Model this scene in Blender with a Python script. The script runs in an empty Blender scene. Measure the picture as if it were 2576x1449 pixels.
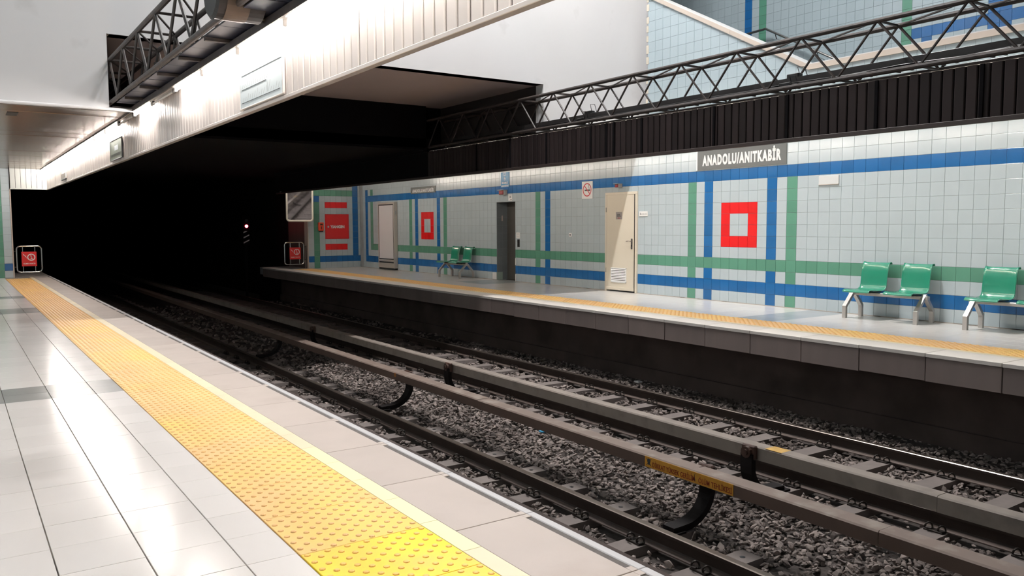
import bpy, math, random
import numpy as np
from mathutils import Matrix, Vector, Euler

random.seed(7)
rng = np.random.default_rng(11)
S = bpy.context.scene
COL = S.collection
PI = math.pi
HC = 1.43            # camera height above the platforms (platform top is z = 0)

# ------------------------------------------------------------------ camera
cd = bpy.data.cameras.new('camera')
cam = bpy.data.objects.new('camera', cd)
COL.objects.link(cam)
cd.sensor_fit = 'HORIZONTAL'
cd.sensor_width = 36.0
cd.lens = 2061.36 / 2576 * 36.0
cd.clip_start = 0.05
cd.clip_end = 300
R_ = ((0.8254168159805682, -0.5645125291466483, -0.003561507118557808),
      (-0.046119815881334035, -0.06114483462570176, -0.9970628223846617),
      (0.5626366878186783, 0.8231566762379141, -0.07650518861735477))
rr, dd, ff = (Vector(v) for v in R_)
mw = Matrix((rr, -dd, -ff)).transposed().to_4x4()
mw.translation = (0, 0, HC)
cam.matrix_world = mw
S.camera = cam

# ------------------------------------------------------------------ world, exposure
W = bpy.data.worlds.new('world')
S.world = W
W.use_nodes = True
W.node_tree.nodes['Background'].inputs[0].default_value = (0.5, 0.55, 0.65, 1)
W.node_tree.nodes['Background'].inputs[1].default_value = 0.0
S.view_settings.view_transform = 'Standard'
S.view_settings.look = 'None'
S.view_settings.gamma = 1
S.view_settings.exposure = 0.0
S.view_settings.use_curve_mapping = False
TUBE = 185.0          # radiance of the lit fluorescent tubes
FARTUBE = 78.0
HALL = 740.0         # radiance of the high hall lamps
HALLC = (1.0, 0.985, 0.97)
TUBEC = (1.0, 0.94, 0.885)
FARTUBEC = (1.0, 0.91, 0.80)

# ------------------------------------------------------------------ materials
MATS = {}
def mat(name, col, rough=0.5, metal=0.0, spec=0.5, var=0.0, noise=0.0, nscale=6.0, bump=0.0, bscale=60.0,
        island=False, coat=0.0, trans=0.0, dirt=None, streak=False):
    if name in MATS: return MATS[name]
    m = bpy.data.materials.new(name)
    m.use_nodes = True
    nt = m.node_tree; N = nt.nodes; L = nt.links
    b = N['Principled BSDF']
    b.inputs['Roughness'].default_value = rough
    b.inputs['Metallic'].default_value = metal
    b.inputs['Specular IOR Level'].default_value = spec
    b.inputs['Coat Weight'].default_value = coat
    b.inputs['Transmission Weight'].default_value = trans
    c = (col[0], col[1], col[2], 1)
    b.inputs['Base Color'].default_value = c
    m.diffuse_color = c
    out = None
    geo = N.new('ShaderNodeTexCoord')
    vec = geo.outputs['Object']
    gpos = N.new('ShaderNodeNewGeometry')
    pos = gpos.outputs['Position']
    def mixmul(src, facsock, lo, hi):
        mr = N.new('ShaderNodeMapRange')
        mr.inputs['To Min'].default_value = lo; mr.inputs['To Max'].default_value = hi
        L.new(facsock, mr.inputs['Value'])
        mx = N.new('ShaderNodeVectorMath'); mx.operation = 'SCALE'
        if src is None: mx.inputs[0].default_value = c[:3]
        else: L.new(src, mx.inputs[0])
        L.new(mr.outputs[0], mx.inputs['Scale'])
        return mx.outputs[0]
    if var > 0:
        oi = N.new('ShaderNodeObjectInfo')
        if island:
            ad = N.new('ShaderNodeMath'); ad.operation = 'ADD'
            L.new(oi.outputs['Random'], ad.inputs[0]); L.new(gpos.outputs['Random Per Island'], ad.inputs[1])
            fr = N.new('ShaderNodeMath'); fr.operation = 'FRACT'; L.new(ad.outputs[0], fr.inputs[0])
            out = mixmul(out, fr.outputs[0], 1 - var, 1 + var)
        else:
            out = mixmul(out, oi.outputs['Random'], 1 - var, 1 + var)
    if noise > 0:
        nz = N.new('ShaderNodeTexNoise'); nz.inputs['Scale'].default_value = nscale
        nz.inputs['Detail'].default_value = 6
        if streak:
            mp = N.new('ShaderNodeMapping'); mp.inputs['Scale'].default_value = (1, 1, 0.12)
            L.new(pos, mp.inputs['Vector']); L.new(mp.outputs[0], nz.inputs['Vector'])
        else:
            L.new(pos, nz.inputs['Vector'])
        out = mixmul(out, nz.outputs['Fac'], 1 - noise * 1.6, 1 + noise * 1.6)
    if dirt:
        dcol, dscale, dlo, dhi = dirt
        nz = N.new('ShaderNodeTexNoise'); nz.inputs['Scale'].default_value = dscale; nz.inputs['Detail'].default_value = 8
        L.new(pos, nz.inputs['Vector'])
        mr = N.new('ShaderNodeMapRange'); mr.inputs['From Min'].default_value = dlo; mr.inputs['From Max'].default_value = dhi
        L.new(nz.outputs['Fac'], mr.inputs['Value'])
        mx = N.new('ShaderNodeMix'); mx.data_type = 'RGBA'
        L.new(mr.outputs[0], mx.inputs['Factor'])
        if out is None: mx.inputs[6].default_value = c
        else: L.new(out, mx.inputs[6])
        mx.inputs[7].default_value = (*dcol, 1)
        out = mx.outputs[2]
    if out is not None: L.new(out, b.inputs['Base Color'])
    if bump > 0:
        nb = N.new('ShaderNodeTexNoise'); nb.inputs['Scale'].default_value = bscale; nb.inputs['Detail'].default_value = 4
        L.new(pos, nb.inputs['Vector'])
        bp = N.new('ShaderNodeBump'); bp.inputs['Strength'].default_value = bump; bp.inputs['Distance'].default_value = 0.01
        L.new(nb.outputs['Fac'], bp.inputs['Height']); L.new(bp.outputs[0], b.inputs['Normal'])
    MATS[name] = m
    return m

def emit(name, col, strength):
    m = bpy.data.materials.new(name); m.use_nodes = True
    b = m.node_tree.nodes['Principled BSDF']
    b.inputs['Base Color'].default_value = (0.8, 0.8, 0.8, 1)
    b.inputs['Emission Color'].default_value = (*col, 1)
    b.inputs['Emission Strength'].default_value = strength
    m.diffuse_color = (*col, 1)
    MATS[name] = m
    return m

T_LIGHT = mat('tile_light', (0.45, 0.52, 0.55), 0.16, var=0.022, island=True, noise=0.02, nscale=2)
T_UPPER = mat('tile_upper', (0.36, 0.435, 0.47), 0.2, var=0.022, island=True, noise=0.03, nscale=2)  # wall tile darkened to offset the strong hall light on the stair walls
T_BLUE = mat('tile_blue', (0.016, 0.12, 0.33), 0.14, var=0.10, island=True)
T_GREEN = mat('tile_green', (0.10, 0.27, 0.19), 0.2, var=0.07, island=True)
T_RED = mat('tile_red', (0.72, 0.012, 0.014), 0.25, var=0.04, island=True)
GROUT = mat('grout', (0.30, 0.32, 0.32), 0.9, noise=0.15, nscale=4)
F_TILE = mat('floor_tile', (0.80, 0.765, 0.745), 0.17, var=0.035, island=True, noise=0.03, nscale=1.2, bump=0.015, bscale=7)
F_DARK = mat('floor_tile_dark', (0.30, 0.305, 0.30), 0.22, var=0.08, island=True, noise=0.08, nscale=3)
F_GROUT = mat('floor_grout', (0.38, 0.34, 0.30), 0.85, dirt=((0.05, 0.045, 0.04), 3, 0.5, 0.7))
F_FAR = mat('far_floor_tile', (0.62, 0.59, 0.56), 0.2, var=0.03, island=True, noise=0.03)
F_FARD = mat('far_floor_tile_dark', (0.34, 0.36, 0.37), 0.25, var=0.05, island=True)
YEL = mat('tactile_yellow', (0.77, 0.465, 0.19), 0.42, var=0.05, noise=0.05, nscale=2.5, dirt=((0.82, 0.53, 0.11), 0.9, 0.45, 0.65), bump=0.03, bscale=120)
YDOME = mat('tactile_dome', (0.74, 0.44, 0.17), 0.5)
YEL2 = mat('tactile_lemon', (0.90, 0.66, 0.012), 0.4, var=0.03, dirt=((0.90, 0.52, 0.09), 1.6, 0.5, 0.68), bump=0.03, bscale=120)
YDOME2 = mat('tactile_dome_lemon', (0.86, 0.50, 0.11), 0.5)
CREAM2 = mat('cream_tile_lemon', (0.74, 0.70, 0.43), 0.4, var=0.03)
CREAM = mat('cream_tile', (0.70, 0.60, 0.42), 0.4, var=0.06, noise=0.04)
SLAB = mat('edge_slab', (0.40, 0.345, 0.31), 0.5, var=0.05, noise=0.05, nscale=3, bump=0.05, bscale=150, dirt=((0.36, 0.30, 0.265), 2.2, 0.55, 0.75))
SLABF = mat('far_slab', (0.62, 0.58, 0.54), 0.55, var=0.05, noise=0.04)
NOSE = mat('white_nosing', (0.42, 0.41, 0.42), 0.5, noise=0.06, nscale=5)
GRIT = mat('dark_grit_strip', (0.09, 0.08, 0.075), 0.85, noise=0.25, nscale=25)
FASC = mat('fascia_panel', (0.19, 0.150, 0.138), 0.75, var=0.08, noise=0.1, nscale=5, streak=True)
CONC = mat('track_concrete', (0.085, 0.060, 0.053), 0.9, noise=0.2, nscale=2, dirt=((0.05, 0.035, 0.03), 1.5, 0.45, 0.7))
DARKW = mat('matte_black', (0.004, 0.0032, 0.0042), 0.95, spec=0.15)  # even near-black colour for tunnel, track ceiling, hangers and signal
PLAST = mat('white_plaster', (0.68, 0.665, 0.67), 0.8, noise=0.035, nscale=0.8, dirt=((0.52, 0.50, 0.49), 1.6, 0.62, 0.85))
SOFF = mat('soffit_plaster', (0.52, 0.42, 0.40), 0.75, noise=0.06, nscale=1)
SOFFD = mat('soffit_side', (0.03, 0.024, 0.023), 0.6, noise=0.1, nscale=1)
CREAMEDGE = mat('cream_edge', (0.55, 0.50, 0.42), 0.7, noise=0.1, nscale=9)
STEELD = mat('dark_painted_steel', (0.040, 0.031, 0.029), 0.5, noise=0.2, nscale=5, dirt=((0.085, 0.062, 0.052), 9, 0.5, 0.75))
TRAY = mat('cable_tray_black', (0.022, 0.019, 0.019), 0.6, noise=0.3, nscale=6)
NAVY = mat('navy_panel', (0.035, 0.036, 0.055), 0.33, noise=0.25, nscale=3)
SLATW = mat('pale_metal_slat', (0.70, 0.63, 0.59), 0.24, metal=0.2, var=0.05, noise=0.05, nscale=3, streak=True)
SLATE_ = mat('end_slat', (0.58, 0.60, 0.57), 0.4, var=0.03)
SLATD = mat('dark_slat', (0.026, 0.018, 0.018), 0.6, spec=0.2, var=0.25, noise=0.15, nscale=2, streak=True)
BROWNM = mat('bronze_ceiling_plank', (0.27, 0.195, 0.15), 0.22, metal=0.85, var=0.10, noise=0.05, nscale=1.4)
RUST = mat('rusty_rail', (0.045, 0.030, 0.024), 0.6, metal=0.3, noise=0.25, nscale=7)
RFOOT = mat('rail_foot', (0.14, 0.105, 0.09), 0.6, metal=0.2, noise=0.2, nscale=7)
RTOP = mat('rail_running_surface', (0.34, 0.29, 0.25), 0.28, metal=0.9, noise=0.1, nscale=10)
SLEEP = mat('sleeper_concrete', (0.20, 0.167, 0.155), 0.85, var=0.1, noise=0.12, nscale=9, bump=0.1, bscale=60)
CLIP = mat('clip_iron', (0.035, 0.028, 0.024), 0.5, metal=0.5, noise=0.3, nscale=20)
COV1 = mat('third_rail_cover_brown', (0.20, 0.145, 0.12), 0.62, noise=0.12, nscale=3, dirt=((0.32, 0.27, 0.23), 5, 0.5, 0.8))
COV2 = mat('third_rail_cover_grey', (0.265, 0.22, 0.19), 0.62, noise=0.12, nscale=3, dirt=((0.17, 0.14, 0.12), 5, 0.5, 0.8))
BRKT = mat('bracket_black', (0.010, 0.0075, 0.0075), 0.7, spec=0.2, noise=0.3, nscale=12)
INSUL = mat('insulator_brown', (0.075, 0.04, 0.03), 0.35, noise=0.2, nscale=20)
CHROME = mat('brushed_steel', (0.62, 0.60, 0.58), 0.25, metal=1.0)
GALV = mat('grey_bench_steel', (0.46, 0.44, 0.42), 0.38, metal=0.6, noise=0.06, nscale=8)
SEATG = mat('green_plastic', (0.022, 0.225, 0.14), 0.2, coat=0.4, noise=0.04, nscale=4)
SEATE = mat('green_plastic_edge', (0.16, 0.45, 0.34), 0.3)
DOORM = mat('cream_door_paint', (0.66, 0.60, 0.49), 0.35, noise=0.02, nscale=1)
LIFTD = mat('lift_door_steel', (0.15, 0.14, 0.125), 0.33, metal=0.6, noise=0.05, nscale=3)
JAMB = mat('grey_jamb', (0.14, 0.16, 0.175), 0.35, var=0.05, island=True)
BLK = mat('black_plastic', (0.01, 0.01, 0.011), 0.35)
WHT = mat('white_enamel', (0.78, 0.78, 0.77), 0.4)
SIGNG = mat('sign_dark_grey', (0.095, 0.105, 0.105), 0.35, noise=0.03)
SIGNB = mat('sign_blue', (0.02, 0.19, 0.38), 0.3)
SIGNR = mat('sign_red', (0.62, 0.02, 0.022), 0.35)
PROHR = mat('prohibition_red', (0.50, 0.015, 0.03), 0.4)
YSIGN = mat('yellow_sign', (0.62, 0.29, 0.03), 0.5, noise=0.14, nscale=14)
YTXT = mat('sign_red_brown_ink', (0.28, 0.028, 0.010), 0.6)
GREYT = mat('grey_print', (0.30, 0.30, 0.30), 0.6)
LPANEL = mat('lightbox_panel', (0.72, 0.69, 0.70), 0.25)
ALU = mat('display_aluminium', (0.50, 0.46, 0.42), 0.4, metal=0.3)
MIRR = mat('mirror_glass', (0.75, 0.75, 0.76), 0.03, metal=1.0)
MFRAME = mat('mirror_frame_white', (0.86, 0.80, 0.70), 0.35)
ORNG = mat('orange_phone_box', (0.80, 0.075, 0.02), 0.35)
BOARDW = mat('map_board', (0.62, 0.68, 0.70), 0.35)
INK = mat('dark_ink', (0.05, 0.055, 0.06), 0.6)
GLASSG = mat('greenish_poster', (0.32, 0.36, 0.30), 0.2, noise=0.15, nscale=5)
COPE = mat('coping_tan', (0.50, 0.43, 0.37), 0.5, noise=0.04)
COPW = mat('coping_pale', (0.60, 0.60, 0.60), 0.3, noise=0.04)
STONE = mat('ballast_stone', (0.25, 0.205, 0.187), 0.85, var=0.45, island=True, noise=0.12, nscale=14, dirt=((0.09, 0.068, 0.06), 0.9, 0.48, 0.66), bump=0.15, bscale=50)
BED = mat('ballast_bed', (0.06, 0.048, 0.043), 0.95, noise=0.4, nscale=25, bump=1.0, bscale=30)
UPPERW = mat('upper_hall_wall', (0.22, 0.22, 0.22), 0.8)
TUBE_ON = emit('tube_lit', TUBEC, TUBE)
FTUBE_ON = emit('far_tube_lit', FARTUBEC, FARTUBE)
TUBE_OFF = mat('tube_unlit', (0.55, 0.53, 0.50), 0.25)
HALL_ON = emit('hall_lamp_lit', HALLC, HALL)
SIG_RED = emit('signal_red_lens', (1.0, 0.06, 0.10), 30.0)
DIM_RED = mat('dark_red_lens', (0.22, 0.008, 0.015), 0.25)

# ------------------------------------------------------------------ mesh helpers
class MB:
    def __init__(s): s.v = []; s.f = []; s.m = []
    def quad(s, pts, mi=0):
        b = len(s.v); s.v += [tuple(p) for p in pts]; s.f.append(tuple(range(b, b + len(pts)))); s.m.append(mi)
    def box(s, x0, x1, y0, y1, z0, z1, mi=0, faces='xXyYzZ'):
        b = len(s.v)
        s.v += [(x0, y0, z0), (x1, y0, z0), (x1, y1, z0), (x0, y1, z0), (x0, y0, z1), (x1, y0, z1), (x1, y1, z1), (x0, y1, z1)]
        F = {'z': (0, 3, 2, 1), 'Z': (4, 5, 6, 7), 'y': (0, 1, 5, 4), 'X': (1, 2, 6, 5), 'Y': (2, 3, 7, 6), 'x': (3, 0, 4, 7)}
        for k in faces: s.f.append(tuple(b + i for i in F[k])); s.m.append(mi)
        return s
    def cbox(s, x0, x1, y0, y1, z0, z1, c=0.005, mi=0):
        """box with chamfered edges"""
        X = (x0, x1); Y = (y0, y1); Z = (z0, z1); b = len(s.v); idx = {}
        for i in (0, 1):
            for j in (0, 1):
                for k in (0, 1):
                    sx, sy, sz = (1 - 2 * i) * c, (1 - 2 * j) * c, (1 - 2 * k) * c
                    for a, p in enumerate(((X[i], Y[j] + sy, Z[k] + sz), (X[i] + sx, Y[j], Z[k] + sz), (X[i] + sx, Y[j] + sy, Z[k]))):
                        idx[(i, j, k, a)] = len(s.v); s.v.append(p)
        def add(l): s.f.append(tuple(l)); s.m.append(mi)
        for i in (0, 1):
            l = [idx[(i, 0, 0, 0)], idx[(i, 1, 0, 0)], idx[(i, 1, 1, 0)], idx[(i, 0, 1, 0)]]; add(l if i else l[::-1])
            l = [idx[(0, i, 0, 1)], idx[(1, i, 0, 1)], idx[(1, i, 1, 1)], idx[(0, i, 1, 1)]]; add(l[::-1] if i else l)
            l = [idx[(0, 0, i, 2)], idx[(1, 0, i, 2)], idx[(1, 1, i, 2)], idx[(0, 1, i, 2)]]; add(l if i else l[::-1])
        for i in (0, 1):
            for j in (0, 1):
                l = [idx[(i, j, 0, 0)], idx[(i, j, 1, 0)], idx[(i, j, 1, 1)], idx[(i, j, 0, 1)]]; add(l if (i != j) else l[::-1])
                l = [idx[(i, 0, j, 0)], idx[(i, 1, j, 0)], idx[(i, 1, j, 2)], idx[(i, 0, j, 2)]]; add(l[::-1] if (i != j) else l)
                l = [idx[(0, i, j, 1)], idx[(1, i, j, 1)], idx[(1, i, j, 2)], idx[(0, i, j, 2)]]; add(l if (i != j) else l[::-1])
        for i in (0, 1):
            for j in (0, 1):
                for k in (0, 1):
                    l = [idx[(i, j, k, 0)], idx[(i, j, k, 1)], idx[(i, j, k, 2)]]; add(l if (i + j + k) % 2 else l[::-1])
        return s
    def tube(s, path, r, n=8, mi=0, closed=False, cap=True):
        P = [Vector(p) for p in path]; m = len(P); b = len(s.v)
        up = None
        for i, p in enumerate(P):
            if closed: t = (P[(i + 1) % m] - P[i - 1]).normalized()
            elif i == 0: t = (P[1] - P[0]).normalized()
            elif i == m - 1: t = (P[-1] - P[-2]).normalized()
            else: t = ((P[i + 1] - P[i]).normalized() + (P[i] - P[i - 1]).normalized()).normalized()
            if up is None:
                up = Vector((0, 0, 1)) if abs(t.z) < 0.9 else Vector((1, 0, 0))
            a = t.cross(up)
            if a.length < 1e-5: a = t.orthogonal()
            a.normalize(); c2 = a.cross(t).normalized(); up = c2
            rad = r[i] if isinstance(r, (list, tuple)) else r
            for k in range(n):
                an = 2 * PI * k / n
                s.v.append(tuple(p + a * math.cos(an) * rad + c2 * math.sin(an) * rad))
        rg = range(m) if closed else range(m - 1)
        for i in rg:
            for k in range(n):
                j = (i + 1) % m
                s.f.append((b + i * n + k, b + i * n + (k + 1) % n, b + j * n + (k + 1) % n, b + j * n + k)); s.m.append(mi)
        if cap and not closed:
            s.f.append(tuple(b + k for k in range(n))[::-1]); s.m.append(mi)
            s.f.append(tuple(b + (m - 1) * n + k for k in range(n))); s.m.append(mi)
        return s
    def prism(s, poly, axis, a0, a1, mi=0, mis=None):
        """poly: 2D points (counter-clockwise) in the plane of the other two axes, extruded along axis"""
        b = len(s.v); n = len(poly)
        def P(u, w, a): return {'x': (a, u, w), 'y': (u, a, w), 'z': (u, w, a)}[axis]
        for a in (a0, a1): s.v += [P(u, w, a) for u, w in poly]
        s.f.append(tuple(range(b, b + n))[::-1] if axis != 'y' else tuple(range(b, b + n))); s.m.append(mi)
        s.f.append(tuple(range(b + n, b + 2 * n)) if axis != 'y' else tuple(range(b + n, b + 2 * n))[::-1]); s.m.append(mi)
        for i in range(n):
            j = (i + 1) % n
            q = (b + i, b + j, b + n + j, b + n + i)
            s.f.append(q if axis != 'y' else q[::-1]); s.m.append(mis[i] if mis else mi)
        return s
    def mesh(s, name, mats):
        me = bpy.data.meshes.new(name)
        me.from_pydata(s.v, [], s.f)
        for m in (mats if isinstance(mats, (list, tuple)) else [mats]): me.materials.append(m)
        if any(s.m): me.polygons.foreach_set('material_index', s.m)
        me.update()
        return me
    def build(s, name, mats, parent=None, loc=(0, 0, 0), smooth=False):
        me = s.mesh(name, mats)
        if smooth: me.shade_smooth()
        return put(name, me, parent, loc)

def put(name, me, parent=None, loc=(0, 0, 0), rot=None, scale=None):
    o = bpy.data.objects.new(name, me)
    COL.objects.link(o)
    if parent is not None: o.parent = parent
    o.location = loc
    if rot: o.rotation_euler = rot
    if scale: o.scale = scale
    return o

def tag(o, label=None, cat=None, group=None, kind=None):
    if label: o['label'] = label
    if cat: o['category'] = cat
    if group: o['group'] = group
    if kind: o['kind'] = kind
    return o

def empty(name, loc=(0, 0, 0), rot=None, **k):
    o = bpy.data.objects.new(name, None); COL.objects.link(o)
    o.empty_display_size = 0.1; o.location = loc
    if rot: o.rotation_euler = rot
    return tag(o, **k)

def copy_tree(o, parent=None, loc=None):
    c = o.copy(); COL.objects.link(c); c.parent = parent
    if loc is not None: c.location = loc
    for ch in list(o.children): copy_tree(ch, c)
    return c

RW = (PI / 2, 0, -PI / 2)     # print on a wall that faces -x
RE = (PI / 2, 0, 0)           # print on a wall that faces -y
def textmesh(name, s, w, h, m, off=0.0, depth=0.002, shear=0.0, sp=1.0):
    """lettering fitted into w x h, centred on the origin, in the XY plane"""
    cu = bpy.data.curves.new(name, 'FONT'); cu.body = s; cu.offset = off; cu.extrude = 0.01; cu.shear = shear
    cu.resolution_u = 3; cu.space_character = sp
    o = bpy.data.objects.new(name, cu); COL.objects.link(o)
    dg = bpy.context.evaluated_depsgraph_get(); dg.update()
    me = bpy.data.meshes.new_from_object(o.evaluated_get(dg))
    bpy.data.objects.remove(o); bpy.data.curves.remove(cu)
    co = np.zeros(len(me.vertices) * 3); me.vertices.foreach_get('co', co); co = co.reshape(-1, 3)
    mn, mx = co.min(0), co.max(0)
    co = (co - (mn + mx) / 2) * np.array([w / (mx[0] - mn[0]), h / (mx[1] - mn[1]), depth / max(1e-6, mx[2] - mn[2])])
    co[:, 2] += depth / 2
    me.vertices.foreach_set('co', co.ravel()); me.materials.clear(); me.materials.append(m); me.update()
    return me

# ------------------------------------------------------------------ tiles
TJ = 0.0035   # joint
def wall_tiles(parent, udir, cols, rows, colour, front, nlimit=300, skip=None, order=None, light=None):
    """cols: list of (u0,u1), rows: list of (v0,v1); udir 'y' (wall faces -x) or 'x' (wall faces -y).
    The tiles nearest first become parts, the others one joined part."""
    cells = []
    for i, (u0, u1) in enumerate(cols):
        for j, (v0, v1) in enumerate(rows):
            if skip and skip(i, j, u0, u1, v0, v1): continue
            cells.append((i, j, u0, u1, v0, v1))
    if order: cells.sort(key=order)
    cache = {}
    th = 0.010
    def geo(B, u0, u1, v0, v1, mi, o=0.0, w=0.0):
        a, c = TJ / 2, 0.0022
        U0, U1, V0, V1 = u0 + a, u1 - a, v0 + a, v1 - a
        b = len(B.v)
        ring = [(U0, V0), (U1, V0), (U1, V1), (U0, V1)]
        ring2 = [(U0 + c, V0 + c), (U1 - c, V0 + c), (U1 - c, V1 - c), (U0 + c, V1 - c)]
        for (d, rg) in ((th, ring), (c * 0.6, ring), (0.0, ring2)):
            for (u, v) in rg:
                B.v.append((o + d, u, v) if udir == 'y' else (u, o + d, v))
        for l in (0, 4):
            for k in range(4):
                k2 = (k + 1) % 4
                q = (b + l + k, b + l + k2, b + l + 4 + k2, b + l + 4 + k)
                B.f.append(q[::-1] if udir == 'y' else q); B.m.append(mi)
        q = (b + 8, b + 9, b + 10, b + 11)
        B.f.append(q[::-1] if udir == 'y' else q); B.m.append(mi)
    mats = [light or T_LIGHT, T_BLUE, T_GREEN, T_RED]
    far = MB()
    for n, (i, j, u0, u1, v0, v1) in enumerate(cells):
        mi = colour(i, j, u0, v0)
        jit = random.uniform(0, 0.0012)
        if n < nlimit:
            key = (round(u1 - u0, 3), round(v1 - v0, 3), mi)
            if key not in cache:
                B = MB(); geo(B, 0, u1 - u0, 0, v1 - v0, 0)
                cache[key] = B.mesh('tile', mats[mi])
            loc = (front - jit, u0, v0) if udir == 'y' else (u0, front - jit, v0)
            put('tile', cache[key], parent, loc)
        else:
            geo(far, u0, u1, v0, v1, mi, front - jit)
    if far.v:
        o = far.build('tile', mats, parent); tag(o, kind='stuff')

# ================================================================== STRUCTURE
XW = 11.79     # platform wall across the tracks
PV = 0.203     # tile rows
Y_END = 26.6
anch_i = [-45, 0, 12, 34, 37, 59, 71, 88]
anch_y = [8.735 - 45 * 0.2065, 8.735, 11.204, 15.63, 16.225, 20.557, 22.895, 26.35]
def yi(i): return float(np.interp(i, anch_i, anch_y))
D1 = (12.607, 13.608, 2.12)      # steel door
D2 = (17.09, 17.957, 2.02)       # lift opening

def wcolour(i, j, u, v):
    k = i  # tile column index, 0 starts at y = 8.735
    blue_v = (2, 3)
    if j == 11 and k <= 86: return 1
    green_band = (j == 3) and (k < 85)
    blue_band = (j == 1) and (k < 87)
    if blue_band: return 1
    if green_band: return 2
    if k == 86 and 1 <= j <= 12: return 1
    if k == 84 and 3 <= j <= 12: return 2
    if j < 11:
        if k in (0, 11, 36, 59, 70): return 2
        if k in (2, 9, 34, 61, 68): return 1
        for b in (4, 63):
            if b <= k < b + 4 and 5 <= j <= 8 and not (b < k < b + 3 and 5 < j < 8): return 3
    return 0

wall_r = empty('wall_right', (0, 0, 0), kind='structure', label='tiled platform wall across the tracks with blue and green bands')
B = MB()
# backing (grout plane) with the two door openings
segs = [(-6.0, D1[0]), (D1[1], D2[0]), (D2[1], 26.6)]
for a, b in segs: B.box(XW + 0.006, XW + 0.30, a, b, -0.02, 3.06)
B.box(XW + 0.006, XW + 0.30, D1[0], D1[1], D1[2], 3.06)
B.box(XW + 0.006, XW + 0.30, D2[0], D2[1], D2[2], 3.06)
B.build('grout_bed', GROUT, wall_r)
cols = [(yi(i), yi(i + 1)) for i in range(-40, 88)]
cidx = list(range(-40, 88))
rows = [(j * PV, (j + 1) * PV) for j in range(15)]
rows[14] = (14 * PV, 3.05)
def clipped(u0, u1, v0, v1):
    for (a, b, h) in (D1, D2):
        if u1 > a + 0.003 and u0 < b - 0.003 and v0 < h - 0.003: return (a, b, h)
    return None
# cut the tiles round the two openings: whole tiles only when they stay clear, narrowed otherwise
cells_extra = []
def skipf(i, j, u0, u1, v0, v1):
    c = clipped(u0, u1, v0, v1)
    if not c: return False
    a, b, h = c
    if u0 < a - 0.02: cells_extra.append((i, j, u0, a, v0, v1))
    if u1 > b + 0.02: cells_extra.append((i, j, b, u1, v0, v1))
    if u0 >= a - 0.02 and u1 <= b + 0.02 and v1 > h + 0.02: cells_extra.append((i, j, u0, u1, h, v1))
    elif v1 > h + 0.02: cells_extra.append((i, j, max(u0, a), min(u1, b), h, v1))
    return True
def order(c):
    y = (c[2] + c[3]) / 2
    return 100 + y if y < 4.15 else y      # nearest ones in view first
wall_tiles(wall_r, 'y', cols, rows, lambda i, j, u, v: wcolour(cidx[i], j, u, v), XW, 300, skipf, order)
B = MB()
# cut tiles
def add_cut(B, u0, u1, v0, v1, mi, x):
    a = TJ / 2
    B.box(x, x + 0.010, u0 + a, u1 - a, v0 + a, v1 - a, mi, 'xyYzZ')
for (i, j, u0, u1, v0, v1) in cells_extra:
    if u1 - u0 > 0.012: add_cut(B, u0, u1, v0, v1, wcolour(cidx[i], j, u0, v0), XW)
o = B.build('tile', [T_LIGHT, T_BLUE, T_GREEN, T_RED], wall_r); tag(o, kind='stuff')
B = MB()
B.box(XW - 0.012, XW + 0.004, -6, D1[0], 0, 0.012); B.box(XW - 0.012, XW + 0.004, D1[1], D2[0], 0, 0.012); B.box(XW - 0.012, XW + 0.004, D2[1], 26.55, 0, 0.012)
B.build('skirting', F_GROUT, wall_r)

# end wall of the far platform (fire cabinet wall)
wall_e = empty('wall_end', (0, 0, 0), kind='structure', label='narrow tiled end wall of the far platform')
B = MB(); B.box(9.915, 12.1, 26.612, 26.85, -0.02, 3.06); B.build('grout_bed', GROUT, wall_e)
ecols = [(9.91 + 0.2 * k, min(9.91 + 0.2 * (k + 1), XW)) for k in range(10)]
def ecol2(i, j, u, v):
    if 3 <= i <= 6 and j in (3, 10): return 3
    if i <= 1 and j == 11: return 1
    if i == 1: return 2
    if j == 12 and i <= 7: return 2
    if i == 8 and j >= 1: return 1
    if j == 1: return 1
    return 0
wall_tiles(wall_e, 'x', ecols, rows, ecol2, 26.6, 150)
B = MB(); B.box(9.885, 9.912, 26.59, 26.9, 0, 3.05); B.build('edge_trim', COPE, wall_e)

# end wall of the near platform
wall_n = empty('wall_near_end', (0, 0, 0), kind='structure', label='tiled end wall of the near platform beside the tunnel mouth')
B = MB(); B.box(-0.61, 1.425, 26.912, 27.1, -0.02, 3.06); B.build('grout_bed', GROUT, wall_n)
ncols = [(1.21 - 0.2 * k, 1.41 - 0.2 * k) for k in range(0, 10)]
def ncol(i, j, u, v):
    if i == 0: return 1 if j == 1 else 0
    if i == 1: return 2
    return 1 if j == 1 else 0
wall_tiles(wall_n, 'x', ncols, rows, ncol, 26.9, 150)
B = MB(); B.box(1.41, 1.44, 26.885, 27.1, 0, 2.49); B.build('edge_trim', COPE, wall_n)

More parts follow.
